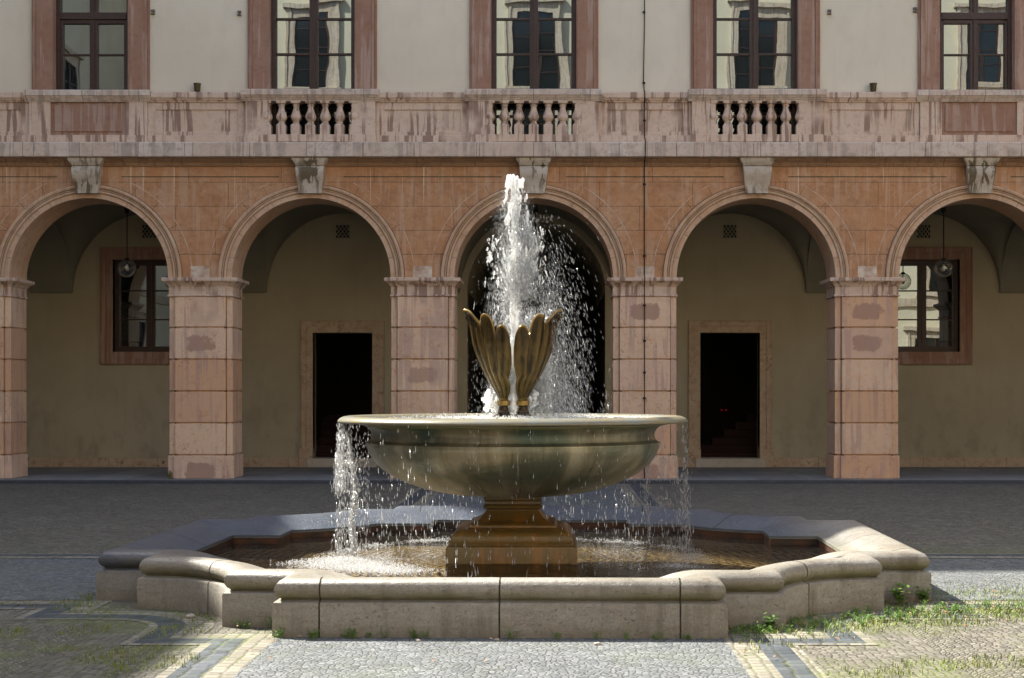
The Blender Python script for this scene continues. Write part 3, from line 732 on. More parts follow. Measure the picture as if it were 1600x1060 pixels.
# vaults: cross vault cells and transverse bands between them
ya, yb = YF+DP, YB-.06; ym = (ya+yb)/2; hy = (yb-ya)/2; hx = 1.52
vm = None
for c in BAYS:
    if vm is None:
        mb = MB(); n = 48; rows = []
        for i in range(n+1):
            u = -math.cos(math.pi*i/n); row = []
            for j in range(n+1):
                v = -math.cos(math.pi*j/n)
                h = ((1.58*math.sqrt(max(0, 1-u*u)))**7+(1.40*math.sqrt(max(0, 1-v*v)))**7)**(1/7)
                row.append((u*hx, ym-YF+v*(hy+.0), 3.56+h))
            rows.append(row)
        mb.grid(rows)
        mb.grid([[r[-1] for r in rows], [(r[-1][0], YB-YF+.01, r[-1][2]) for r in rows]])
        for s in (-1, 1):   # half of the transverse band on each side
            A = [math.pi*j/32 for j in range(33)]
            r0 = [(s*hx, ym-YF-hy*math.cos(a), 3.55+1.32*math.sin(a)) for a in A]; r1 = [(s*1.94, y, z) for _, y, z in r0]
            mb.grid([r0, r1]); mb.grid([r0, [(s*hx, y, 3.56+1.40*math.sin(a)+.02) for (_, y, z), a in zip(r0, A)]])
            mb.add([(s*hx, yb-YF-.02, 3.55), (s*1.94, yb-YF-.02, 3.55), (s*1.94, yb-YF-.02, 5.3), (s*hx, yb-YF-.02, 5.3)], [(0, 1, 2, 3)])
            mb.add([(s*hx, yb-YF-.02, 3.55), (s*1.94, yb-YF-.02, 3.55), (s*1.94, YB-YF+.01, 3.55), (s*hx, YB-YF+.01, 3.55)], [(0, 1, 2, 3)])
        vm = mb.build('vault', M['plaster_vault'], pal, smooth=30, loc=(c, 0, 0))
    else: part(pal, 'vault', vm, (c, 0, 0))

# ------------------------------------------------------------ the other three wings of the court (they shade it and mirror in the windows)
def wing(name, loc, L, D, H, rotz, label, wins):
    """facade along local X (length L), facing local +Y, body behind"""
    root = empty(name, loc, label, 'building'); root.rotation_euler = (0, 0, rotz)
    mb = MB(); mb.box(-L/2, L/2, -D, 0, 0, H); w = mb.build('wall', M['plaster_pale'], root, loc=(0, 0, 0))
    mb = MB(); mb.box(-L/2, L/2, -.05, .35, H, H+.25); mb.box(-L/2, L/2, -.05, .2, H-.25, H); mb.box(-L/2, L/2, 0, .1, 5.5, 5.9); mb.build('eaves', M['stone_cornice'], root, loc=(0, 0, 0))
    mb = MB(); mb.add([(-L/2, .35, H+.25), (L/2, .35, H+.25), (L/2, -D/2, H+2.2), (-L/2, -D/2, H+2.2), (L/2, -D, H), (-L/2, -D, H)], [(3, 2, 1, 0), (5, 4, 2, 3), (1, 2, 4), (0, 5, 3)])
    mb.build('roof', M['roof_tile'], root, loc=(0, 0, 0))
    first = None
    for x, z0, z1, hw in wins:
        if first is None or first[1] != (z1-z0, hw):
            s_ = MB()
            for s in (-1, 1): s_.box(s*hw, s*(hw+.38), -.1, .10, -.1, z1-z0+.38); s_.box(s*(hw+.28), s*(hw+.38), .1, .14, 0, z1-z0+.38)
            s_.box(-hw, hw, -.1, .099, z1-z0, z1-z0+.38); s_.box(-hw-.55, hw+.55, -.1, .22, z1-z0+.38, z1-z0+.55); s_.box(-hw-.45, hw+.45, -.1, .18, -.25, -.02)
            f = s_.build('window', M['stone_cornice'], root, loc=(x, 0, z0))
            p_ = MB(); p_.box(-hw, hw, -.05, .012, 0, z1-z0)
            p1 = p_.build('pane', M['window_glass2'], f, loc=(0, 0, 0))
            q = MB(); q.box(-.06, .06, 0, .06, 0, z1-z0)
            for zz in (.25, .5, .75): q.box(-hw, hw, 0, .045, (z1-z0)*zz-.02, (z1-z0)*zz+.02)
            for s in (-1, 1): q.box(s*(hw-.08), s*hw, 0, .05, 0, z1-z0)
            q1 = q.build('frame', M['wood_brown'], f, loc=(0, 0, 0))
            first = (f, (z1-z0, hw), p1, q1)
        else:
            f = part(root, 'window', first[0], (x, 0, z0)); part(f, 'pane', first[2], (0, 0, 0)); part(f, 'frame', first[3], (0, 0, 0))
    return root
simple('window_glass2', (.01, .012, .012), .08, spec=.6)
wS = [(-2.35+4.61*k, z, z+2.95, .80) for z in (6.2, 10.2, 14.15) for k in range(-3, 5)]+[(-2.35+4.61*k, 1.5, 4.0, .80) for k in range(-3, 5)]
wing('south_wing', (2, -22, 0), 38.6, 12, 20.5, 0, 'sunlit pale court wing with stone framed windows, mirrored in the upper panes', wS)
HWST = (17-1.93-.35)/.80
wE = [(3.9*k, z, z+2.9, .72) for z in (1.5, 6.2, 10.4) for k in range(-4, 5)]
wing('west_wing', (-17, 2, 0), 48, 12, HWST-.25, -math.pi/2, 'shaded pale court wing left of the fountain, outside the picture', wE)
wing('east_wing', (21, -4.3, 0), 35.4, 12, 14, math.pi/2, 'sunlit pale court wing right of the fountain, outside the picture', wE)

# ------------------------------------------------------------ things on the facade
def lamp():
    r = empty('hanging_lamp', (0, 0, 0), '', 'lamp', 'globe lamps hanging in the arcade')
    m = MB(); m.lathe([(.0, -.175)]+[(.175*math.sin(math.pi*i/16), -.175*math.cos(math.pi*i/16)) for i in range(1, 16)]+[(.03, .175)], n=28)
    m.build('globe', M['lamp_glass'], r, smooth=180, loc=(0, 0, 0))
    m = MB(); m.lathe([(.0, -.055), (.028, -.045), (.04, -.01), (.036, .025), (.02, .06), (.018, .08)], n=14); m.build('bulb', M['bulb_white'], r, smooth=180, loc=(0, 0, 0))
    m = MB(); m.tube([(0, 0, .08), (0, 0, 1.20)], .011, 8); m.lathe([(.035, .155), (.045, .165), (.045, .185), (.02, .20)], n=14); m.build('rod', M['dark_metal'], r, loc=(0, 0, 0))
    m = MB(); m.lathe([(.03, 1.05), (.045, 1.08), (.05, 1.19), (.05, 1.24)], n=14); m.build('ceiling_mount', M['dark_metal'], r, loc=(0, 0, 0))
    return r
L0 = lamp(); kids = list(L0.children)
for i, (x, lab) in enumerate(((-7.76, 'clear glass globe lamp on a thin rod hanging before the dark left arcade window'), (0, 'clear glass globe lamp hanging in the middle arch behind the water jet'), (7.76, 'clear glass globe lamp on a thin rod hanging before the mirroring right arcade window'))):
    if i == 0: r = L0
    else:
        r = L0.copy(); COL.objects.link(r)
        for k in kids: c = k.copy(); COL.objects.link(c); c.parent = r
    r.location = (x, ym, 3.915); r['label'] = lab
def cup():
    r = empty('wall_spotlight', (0, 0, 0), '', 'spotlight', 'small bronze cup lights on the ledge')
    m = MB(); m.lathe([(.05, 0), (.054, .01), (.058, .10), (.066, .115), (.066, .135), (.055, .135), (.05, .10), (.045, .02), (.0, .018)], n=20); m.build('housing', M['cup_bronze'], r, smooth=40, loc=(0, 0, 0))
    m = MB(); m.tube([(0, .04, .03), (0, .10, .0), (0, .10, -.02)], .012); m.build('bracket', M['cup_bronze'], r, loc=(0, 0, 0))
    return r
c0 = cup(); kids = list(c0.children)
for i, (x, lab) in enumerate(((-5.88, 'small bronze cup light on the ledge between the two left windows'), (5.93, 'small bronze cup light on the ledge between the two right windows'))):
    r = c0
    if i: 
        r = c0.copy(); COL.objects.link(r)
        for k in kids: c = k.copy(); COL.objects.link(c); c.parent = r
    r.location = (x, YF+.03, ZR1+.01); r['label'] = lab
# lightning conductor
cab = empty('lightning_conductor', (1.93, YF, 0), 'thin dark cable running down the wall and the pier right of the middle arch', 'cable')
X0 = 1.93
path = [(X0, YF-.04, .06), (X0, YF-.04, 3.235), (X0, YF-.06, 3.27), (X0, YF-.05, 3.42), (X0, YF-.13, 3.50), (X0, YF-.13, 3.57), (X0, YF-.02, 3.6), (X0, YF-.02, 5.49), (X0, YF-.13, 5.60), (X0, YF-.31, 5.64), (X0, YF-.31, 5.89), (X0, YF-.06, 6.02), (X0, YF-.04, 6.60), (X0, YF-.125, 6.70), (X0, YF-.125, 6.79), (X0+.005, YW-.03, 6.83), (X0-.01, YW-.03, 7.0), (X0+.012, YW-.03, 8.2), (X0, YW-.03, 9.6), (X0, YW-.03, HN)]
mb = MB(); mb.tube(path, .009, 6); mb.build('cable', M['dark_metal'], cab)
for z, y in ((8.22, YW-.03), (6.98, YW-.03), (6.30, YF-.04), (5.19, YF-.02), (3.94, YF-.02), (3.08, YF-.04), (2.46, YF-.04), (1.91, YF-.04), (1.46, YF-.04), (1.0, YF-.04)):
    mb = MB(); mb.lathe([(.012, -.02), (.026, -.012), (.026, .012), (.012, .02)], (X0, y-.005, z), 8); mb.box(X0-.012, X0+.012, y, y+.045, z-.012, z+.012); mb.build('clamp', M['dark_metal'], cab)

# ============================================================ THE FOUNTAIN
ft = empty('stone_fountain', (0, 0, 0), 'large fountain with a bronze bowl and gilded leaves above a low stepped travertine basin', 'fountain')
A_, E_, C_, RA = 3.16, 1.47, 2.72, .82
def quarter(t):
    ph0 = math.asin(max(-1, min(1, t/(RA+t)))) if t > 0 else 0
    P = [(-(E_-t), -(A_-t)), (-(E_-t), -(C_-t))]
    n = 16; rr = RA+t
    for i in range(n+1):
        ph = ph0+(math.pi/2-2*ph0)*i/n
        P.append((-C_+rr*math.cos(ph), -C_+rr*math.sin(ph)))
    P += [(-(C_-t), -(E_-t)), (-(A_-t), -(E_-t))]
    return P
BR = R(1.1)
def basin_place(p): return (.055+p[0]*math.cos(BR)+p[1]*math.sin(BR), -p[0]*math.sin(BR)+p[1]*math.cos(BR))
def outline(t):
    q = quarter(t); out = []
    # SW (from the front face round to the left face), NW, NE, SE  -> clockwise; reversed at the end
    sw = q; nw = [(x, -y) for x, y in q][::-1]; ne = [(-x, -y) for x, y in q]; se = [(-x, y) for x, y in q][::-1]
    return [basin_place(p) for p in (sw+nw+ne+se)[::-1]]
def ring(mb, prof):
    rows = [[(x, y, z) for x, y in outline(t)] for t, z in prof]; mb.grid(rows, closed=True)
    return rows
mb = MB(); ring(mb, [(.0, -.02), (.0, .215), (.006, .226), (.05, .242), (.10, .242)])
ring(mb, [(.455, .27), (.465, .02)])
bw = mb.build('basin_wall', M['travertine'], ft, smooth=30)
# joints in the wall and coping
roll = [(.055, .24), (.047, .248), (.026, .265), (.012, .29), (.010, .315), (.020, .342), (.042, .364), (.075, .375), (.115, .378), (.17, .373), (.24, .357), (.32, .328), (.40, .290), (.455, .270), (.47, .262), (.47, .235), (.455, .232)]
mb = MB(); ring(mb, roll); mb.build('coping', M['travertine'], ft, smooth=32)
mb = MB()
def joint_slice(pA, pB, w=.006):
    """thin mossy joint following the profile at position between outline indices; pA,pB functions giving (x,y) for inset t"""
    mb = MB(); prof = [(-.0015, 0), (-.0015, .216), (.004, .228), (.05, .2435)]+[(t-.0015, z+.0012) for t, z in roll[1:15]]
    rows = [[], []]
    for t, z in prof:
        a = pA(t); rows[0].append((a[0][0], a[0][1], z)); rows[1].append((a[1][0], a[1][1], z))
    mb.grid(rows); mb.grid(rows, flip=True); mb.build('mortar_joint', M['mortar_and_shade'], ft)
w = .005
for s in (0, 1, 2, 3):
    ca, sa = round(math.cos(s*math.pi/2)), round(math.sin(s*math.pi/2))
    rt = lambda p: basin_place((p[0]*ca-p[1]*sa, p[0]*sa+p[1]*ca))
    for x in (-1.165, 0.0, 1.165):
        ww = .005
        joint_slice(lambda t, x=x: (rt((max(-(E_-t), x*(1 if t < .3 else 1)-ww), -(A_-t))), rt((min(E_-t, x+ww), -(A_-t)))), None)
    for a in (45.0,):
        joint_slice(lambda t: (rt((-C_+(RA+t)*math.cos(R(a-.3)), -C_+(RA+t)*math.sin(R(a-.3)))), rt((-C_+(RA+t)*math.cos(R(a+.3)), -C_+(RA+t)*math.sin(R(a+.3))))), None)
mb = MB(); mb.cap([(x, y, .045) for x, y in outline(.47)]); mb.build('basin_floor', M['basin_floor'], ft)
mb = MB(); ring(mb, [(.4605, .233), (.4605, .04)]); mb.build('basin_lining', M['basin_lining'], ft)
# pedestal
SQ = [(-.5, -.5), (.5, -.5), (.5, .5), (-.5, .5)]
mb = MB()
prof = [(.54, .0), (.54, .075), (.535, .09), (.54, .10), (.54, .30), (.532, .318), (.50, .322), (.497, .33), (.502, .345), (.503, .375), (.492, .402), (.468, .425), (.435, .443), (.395, .452), (.372, .455), (.368, .478), (.36, .484), (.335, .490), (.30, .505), (.265, .53), (.238, .56), (.222, .585), (.218, .602), (.243, .608), (.247, .622), (.243, .634), (.232, .640), (.232, .672), (.243, .678), (.246, .705), (.10, .712)]
loft(mb, SQ, [(o-.5, z) for o, z in prof])
mb.build('pedestal', M['wet_stone'], ft, smooth=25, bevel=.006)
# bowl
mb = MB(); n = 128
bp = [(.10, .690), (.25, .695), (.434, .713), (.60, .733), (.75, .765), (.915, .822), (1.057, .892), (1.12, .94), (1.18, .998), (1.218, 1.055), (1.238, 1.105), (1.252, 1.150), (1.250, 1.160), (1.232, 1.168), (1.212, 1.185), (1.203, 1.215), (1.206, 1.245), (1.225, 1.278), (1.265, 1.305), (1.36, 1.323), (1.458, 1.328)]
mb.lathe(bp, n=n); mb.f.pop(); mb.m.pop()
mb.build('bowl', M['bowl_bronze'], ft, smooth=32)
mb = MB()
rp = [(1.455, 1.3275), (1.478, 1.329), (1.487, 1.336), (1.484, 1.348), (1.468, 1.364), (1.44, 1.378), (1.41, 1.383), (1.38, 1.381), (1.35, 1.370), (1.32, 1.345), (1.31, 1.31)]
rows = [[(r*math.cos(2*math.pi*i/n), r*math.sin(2*math.pi*i/n), z) for i in range(n)] for r, z in rp]; mb.grid(rows, closed=True)
mb.build('rim', M['rim_scale'], ft, smooth=180)
mb = MB(); mb.lathe([(1.315, 1.32), (1.0, 1.20), (.5, 1.13), (.05, 1.12)], n=64); mb.f.pop(-2); mb.m.pop(-2)
mb.build('bowl_bed', M['bowl_bed'], ft, smooth=180)
# leaves
def leaf_mesh():
    mb = MB(); NU, NV = 120, 44; z0 = 1.515
    zpts = [(1.515, .112), (1.595, .150), (1.709, .216), (1.813, .261), (1.906, .300), (1.988, .325), (2.06, .338), (2.12, .348), (2.22, .362), (2.32, .37)]
    def rad(z):
        for (a, ra), (b, rb) in zip(zpts[:-1], zpts[1:]):
            if z <= b: return ra+(rb-ra)*max(0, (z-a)/(b-a))
        return zpts[-1][1]
    lobes = [(0, 23, 2.315, 2.12), (35, 12.5, 2.24, 2.05), (58.5, 11.5, 2.145, 1.97)]
    def ztop(d):
        d = abs(d); z = 1.985
        for c, w, zt, zb in lobes:
            k = (d-c)/w
            if abs(k) < 1: z = max(z, zb+(zt-zb)*(1-k*k)**.5)
        return z
    rows = []
    for i in range(NV+1):
        v = i/NV; row = []
        for j in range(NU+1):
            d = -70+140*j/NU; zt = ztop(d); z = z0+(zt-z0)*v; cx = .084-.068*min(1, v/.62); r = rad(z)-cx; d2 = d*(1+.55*max(0, 1-v/.35))
            # ribs: broad lobes with fine flutes that fade to the stem
            ad = abs(d); lob = 0
            for c, w, _, _ in lobes:
                k = (ad-c)/w
                if abs(k) < 1: lob = math.sqrt(1-k*k)
            am = .030*min(1, v*1.6)
            r += am*(lob-.5) + .011*min(1, v*2)*math.cos(math.radians(d)*22)*(1-.5*v)
            # outward curl of the tips, strongest on the middle lobe
            cv = max(0, (v-.80)/.20)
            r += cv**1.8*(.046*(1-(ad/23)**2)+.010 if ad < 23 else .012)
            z -= cv**3*(.035 if ad < 23 else .0)
            a = math.radians(d2)
            row.append((-cx-r*math.cos(a), r*math.sin(a)*.92, z))
        rows.append(row)
    mb.grid(rows)
    return mb
lf = leaf_mesh().build('leaf', M['leaf_bronze'], ft, smooth=180)
so = lf.modifiers.new('thickness', 'SOLIDIFY'); so.thickness = .022; so.offset = 0; so.use_even_offset = False
lf.rotation_euler = (0, 0, R(21))
lf2 = lf.copy(); COL.objects.link(lf2); lf2.rotation_euler = (0, 0, R(180-21))
for s, L in ((-1, lf), (1, lf2)):
    mb = MB(); P = [(-.055, -.055), (.055, -.055), (.055, .055), (-.055, .055)]
    mb.lathe([(.125, -.005), (.12, .012), (.085, .03), (.055, .045), (.048, .07), (.042, .075), (.040, .105), (.044, .11), (.056, .116), (.058, .135), (.055, .155), (.042, .16), (.034, .19)], (s*.082, -.02, 1.355), 24)
    o = mb.build('leaf_foot', M['leaf_bronze'], ft, smooth=35)
# drain strainer standing in the water near the right wall (small rusty pipe)
mb = MB(); mb.tube([(2.35, 1.0, .05), (2.35, 1.0, .27)], .022, 10); mb.build('overflow_pipe', M['dead_leaf'], ft, smooth=60)

# ---- water
def disc(name, rmax, z, mat, n=160):
    mb = MB()
    return mb
mb = MB(); P = outline(.46); mb.cap([(x, y, .18) for x, y in P])
pw = mb.build('pool_water', M['pool_water']); tag(pw, kind='structure')
mb = MB(); nn = 96
rows = []
for i in range(26):
    r = .02+(1.335-.02)*i/25
    rows.append([(r*math.cos(2*math.pi*j/nn), r*math.sin(2*math.pi*j/nn), 1.358+.006*mnoise.noise(Vector((r*math.cos(2*math.pi*j/nn)*6, r*math.sin(2*math.pi*j/nn)*6, 0)))*(1 if r < 1.25 else .3)) for j in range(nn)])
mb.grid(rows, closed=True)
tag(mb.build('bowl_water', M['bowl_water'], smooth=180), kind='structure')

def drops(name, items, mat, label, cat, sub=False):
    """items: (centre, direction, half length, radius)"""
    V = []; F = []
    for c, d, l, r in items:
        d = Vector(d).normalized(); c = Vector(c)
        a = d.cross(Vector((0, 1, .3))).normalized(); b = d.cross(a); n = len(V)
        k1 = d*l; up = rnd.uniform(-.3, .3)*l
        V += [tuple(c-k1*1.15), tuple(c+k1*.85)]
        q1 = c+k1*.35; ph = rnd.uniform(0, 2)
        for t in range(4): V.append(tuple(q1+(a*math.cos(ph+t*1.5708)+b*math.sin(ph+t*1.5708))*r))
        for t in range(4):
            u = (t+1) % 4
            F += [(n, n+2+u, n+2+t), (n+1, n+2+t, n+2+u)]
    me = bpy.data.meshes.new(name); me.from_pydata(V, [], F); me.polygons.foreach_set('use_smooth', [True]*len(F)); me.materials.append(mat); me.update()
    o = bpy.data.objects.new(name, me); COL.objects.link(o); tag(o, label, cat, kind='stuff'); return o
ZB = 1.36
# central jet: lumps of aerated water, fused by a voxel remesh
jb = MB(); ico = None
def ball(c, r, sz=1.0):
    global ico
    if ico is None:
        bm = bmesh.new(); bmesh.ops.create_icosphere(bm, subdivisions=1, radius=1)
        ico = ([v.co.copy() for v in bm.verts], [[v.index for v in f.verts] for f in bm.faces]); bm.free()
    jb.add([(c[0]+v.x*r, c[1]+v.y*r, c[2]+v.z*r*sz) for v in ico[0]], ico[1])
def px2x(u): return (u-802.0)*.005465      # outline units across the jet -> metres from its axis
def py2z(v): return 4.934-v*.005465
# silhouette guide in photo pixels: (y, left, right, density)
sil = [(278, 797, 811, 1.0), (286, 792, 817, 1.0), (296, 789, 820, 1.0), (310, 789, 825, .95), (322, 785, 827, .9), (335, 784, 827, .85), (350, 787, 828, .8), (362, 790, 833, .8), (376, 790, 840, .75), (390, 786, 845, .75), (405, 780, 846, .75), (420, 782, 843, .7), (440, 784, 838, .6), (460, 786, 830, .55), (480, 788, 824, .6), (500, 791, 820, .6), (530, 794, 817, .6), (560, 796, 813, .6), (600, 796, 811, .8), (640, 794, 813, 1)]
def at_sil(y):
    for a, b in zip(sil[:-1], sil[1:]):
        if a[0] <= y <= b[0]:
            t = (y-a[0])/(b[0]-a[0]); return [a[i]+(b[i]-a[i])*t for i in (1, 2, 3)]
    return sil[-1][1:]
for k in range(560):      # filaments: short chains of beads running up the column
    y = rnd.uniform(281, 470) if rnd.random() < .8 else rnd.uniform(400, 600)
    l, r, d = at_sil(y); u = rnd.uniform(-1, 1); c = (l+r)/2; h = (r-l)/2
    if y > 440: u *= .55
    cl = mnoise.noise(Vector((u*2.6, y*.035, 3.1)))
    if cl < .04 and abs(u) > .18 and y > 292: continue
    x = px2x(c+u*h); yy = rnd.gauss(0, .4)*h*12.87/2355*math.sqrt(max(.05, 1-u*u)); rr = rnd.uniform(.004, .0125)*(1.5 if y < 298 else 1)
    n = rnd.randint(3, 8) if y > 330 else 2; dx = rnd.gauss(0, .0035); ph = rnd.uniform(0, 6)
    for q in range(n):
        ball((x+dx*q+.004*math.sin(ph+q), yy, py2z(y)+q*rr*1.7), rr*(1-.06*q), 1.9)
for k in range(150):   # core thread
    y = 282+k*2.4
    ball((px2x(803.5+4*mnoise.noise(Vector((0, y*.03, 0)))), 0, py2z(y)), rnd.uniform(.014, .034)*(1.3 if 400 < y < 570 else 1), 1.8)
for cx, cy, sx, sy, nk in ((771, 402, 9, 18, 75), (764, 388, 4, 8, 30), (780, 425, 7, 20, 60), (846, 378, 4, 15, 32), (838, 412, 8, 20, 70), (846, 430, 7, 16, 32), (812, 460, 12, 25, 60)):
    for k in range(nk):
        x, y = rnd.gauss(cx, sx*.8), rnd.gauss(cy, sy)
        if mnoise.noise(Vector((x*.13, y*.07, 8))) < -.05: continue
        rr = rnd.uniform(.003, .009); X_, Y_, dx = px2x(x), rnd.gauss(0, .06), rnd.gauss(0, .004)
        for q in range(rnd.randint(1, 4)): ball((X_+dx*q, Y_, py2z(y)-q*rr*1.6), rr*(1-.1*q), 1.8)
# side spouts at the leaf feet
for k in range(170):
    s = rnd.choice((-1, -1, 1)); t = rnd.random()
    x = (775-14*math.sin(t*2.2)) if s < 0 else (828+8*math.sin(t*2.4)); y = 645-36*(1-(2*t-1)**2*.9)*rnd.uniform(.5, 1)
    ball((px2x(x+rnd.gauss(0, 3)), rnd.gauss(-.03, .04), py2z(y)), rnd.uniform(.006, .015), 1.5)
jo = jb.build('water_jet', M['jet_water'])
rmod = jo.modifiers.new('fuse', 'REMESH'); rmod.mode = 'VOXEL'; rmod.voxel_size = .0048; rmod.use_smooth_shade = True
tx = bpy.data.textures.new('ripple', 'CLOUDS'); tx.noise_scale = .03
dm = jo.modifiers.new('ripple', 'DISPLACE'); dm.texture = tx; dm.strength = .007; dm.mid_level = .5; sm_ = jo.modifiers.new('soften', 'SMOOTH'); sm_.iterations = 2; sm_.factor = .5
tag(jo, 'tall white column of foaming water shooting up between the bronze leaves', 'water jet')
# spray of falling drops, drifting to the right
it = []
def streak(x, y, z, wind, r, l):
    it.append(((x, y, z), (wind, 0, -1), l, r))
G9 = 9.8
for k in range(44000):
    # parcel leaves the jet between z=2.6 and 3.3 and falls with a side speed
    zs = rnd.choice((rnd.uniform(2.3, 3.35), rnd.uniform(1.9, 2.9))); right = rnd.random() < .72
    vx = abs(rnd.gauss(0, .47))+.05 if right else -abs(rnd.gauss(0, .22)); vy = rnd.gauss(0, .42); vz = rnd.gauss(.3, .7)
    T = (vz+math.sqrt(vz*vz+2*G9*max(.01, zs-1.36)))/G9; t = T*math.sqrt(rnd.random())
    x = .0+(rnd.gauss(.06, .05) if right else rnd.gauss(-.02, .04))+vx*t; y = vy*t; z = zs+vz*t-.5*G9*t*t
    if z < 1.37 or z > 3.1: continue
    if x < -.36 or x > .85: continue
    if mnoise.noise(Vector((x*5.5-z*1.2, z*1.6, 6.6))) < rnd.gauss(-.05, .16): continue
    if z < 2.35 and x < .33: y = abs(y)+.12
    d = (vx, vy, vz-G9*t); sp = max(.35, min(1, math.sqrt(abs(vz-G9*t)/5)))
    r_ = rnd.uniform(.0008, .0017) if rnd.random() < .975 else rnd.uniform(.002, .0034)
    it.append(((x, y, z), d, r_*rnd.uniform(6.0, 16)*sp+.004, r_))
for k in range(17000):   # close cloud of drops round the column
    y = rnd.uniform(330, 640); l, r, d = at_sil(y); c = (l+r)/2+4
    wdt = 9+.13*max(0, y-330) if y < 470 else 27
    x = rnd.gauss(c+3, wdt*.62)
    if mnoise.noise(Vector((x*.11, y*.028, 2.2))) < -.12+rnd.gauss(0, .12): continue
    r_ = rnd.uniform(.0009, .0024)
    it.append(((px2x(x), abs(rnd.gauss(0, .1))+.08 if y > 485 else rnd.gauss(0, .07), py2z(y)), (rnd.gauss(.1, .2), 0, -1), r_*rnd.uniform(4, 12), r_))
for k in range(15000):   # fine mist
    y = rnd.uniform(300, 645); c = 803+.10*max(0, y-330); x = rnd.gauss(c, 10+.085*max(0, y-300))
    r_ = rnd.uniform(.0005, .0011); it.append(((px2x(x), abs(rnd.gauss(0, .12))+.05 if y > 480 else rnd.gauss(0, .09), py2z(y)), (rnd.gauss(.1, .15), 0, -1), rnd.uniform(.004, .014), r_))
drops('jet_spray', it, M['drop_water'], 'fine white spray of drops falling right of the water jet', 'spray')
# curtain off the bowl rim
it = []
RW = 1.478
def curtain(n, a0, a1, rmin, rmax, zlo=.19, spread=.03, clump=0.0):
    for k in range(n):
        a = R(rnd.uniform(a0, a1)); t = rnd.random()**.8; z = 1.325-(1.325-zlo)*t
        if clump and mnoise.noise(Vector((a*30, z*.4, 1))) < clump-.5: continue
        rr = RW+.015*t+rnd.gauss(0, spread*(.25+.6*t))
        r_ = rnd.uniform(rmin, rmax)
        it.append(((rr*math.cos(a), rr*math.sin(a), z), (rnd.gauss(0, .06), rnd.gauss(0, .03), -1), r_*rnd.uniform(3, 9)+.012*t, r_))
curtain(1900, 152, 222, .001, .0028, clump=.45)
curtain(900, 165, 205, .001, .003, zlo=.75)
curtain(420, 222, 262, .0016, .0042, clump=.5)
curtain(330, 262, 300, .0015, .0038, clump=.5)
curtain(300, 300, 345, .0015, .0036, clump=.45)
curtain(1000, -18, 28, .0015, .004, clump=.45)
curtain(1500, 28, 152, .0012, .0034, clump=.42)
# a thicker braid on the left: starts at the rim and drops into the basin
for k in range(2600):
    t = rnd.random(); z = 1.30-1.10*t; cx = -1.42+.085*math.sin(min(1, t*2.2)*1.5)+.012*math.sin(t*17)
    if t > .3: cx = -1.335-.03*(t-.3)+.012*math.sin(t*15)
    r_ = rnd.uniform(.0012, .0036)
    it.append(((cx+rnd.gauss(0, .007+.012*t), -.15+rnd.gauss(0, .03), z), (rnd.gauss(.05, .08), 0, -1), r_*rnd.uniform(2.5, 8), r_))
for k in range(260):   # thin thread right
    t = rnd.random(); z = 1.15-.95*t; r_ = rnd.uniform(.002, .005)
    it.append(((1.20+.0*t+.02*math.sin(t*9)+rnd.gauss(0, .010), .85+rnd.gauss(0, .02), z), (rnd.gauss(0, .08), 0, -1), r_*3.5, r_))
drops('falling_water', it, M['drop_water'], 'thin curtain of drops falling from the bowl rim into the basin', 'falling water')
# foam and splashes on the two water surfaces
it = []
def splash(cx, cy, z, sx, sy, n, hmax, rmin, rmax):
    for k in range(n):
        x, y = rnd.gauss(cx, sx), rnd.gauss(cy, sy); h = abs(rnd.gauss(0, hmax))*math.exp(-((x-cx)**2/(2*sx*sx+1e-6)))
        r_ = rnd.uniform(rmin, rmax)
        v = (rnd.gauss(0, .6), rnd.gauss(0, .6), rnd.uniform(.2, 1))
        it.append(((x, y, z+h), v if h > .01 else (v[0], v[1], .1), r_*rnd.uniform(1.2, 3), r_))
for k in range(46):      # left-front pool: the brightest splash
    a = R(rnd.uniform(188, 236)); rr = rnd.gauss(1.45, .14)
    splash(rr*math.cos(a), rr*math.sin(a), .182, .11, .07, 260, .018, .0010, .0036)
for k in range(60):
    a = R(rnd.uniform(-35, 200)); rr = rnd.gauss(1.53, .045)
    splash(rr*math.cos(a), rr*math.sin(a), .182, .07, .05, 85, .014, .001, .0030)
drops('pool_splash', it, M['foam_white'], 'white foam and splashes where the falling water strikes the basin pool', 'splash')
it = []
for k in range(8000):
    a = rnd.uniform(0, 2*math.pi); rr = abs(rnd.gauss(0, .55)); x, y = rr*math.cos(a)+.12, rr*math.sin(a)
    if x*x+y*y > 1.28**2: continue
    r_ = rnd.uniform(.001, .0034); h = abs(rnd.gauss(0, .014)); it.append(((x, y, 1.36+h), (rnd.gauss(0, .6), rnd.gauss(0, .3), .5), r_*rnd.uniform(1, 2.5), r_))
drops('bowl_splash', it, M['foam_white'], 'white speckled foam dancing on the water in the bowl', 'splash')
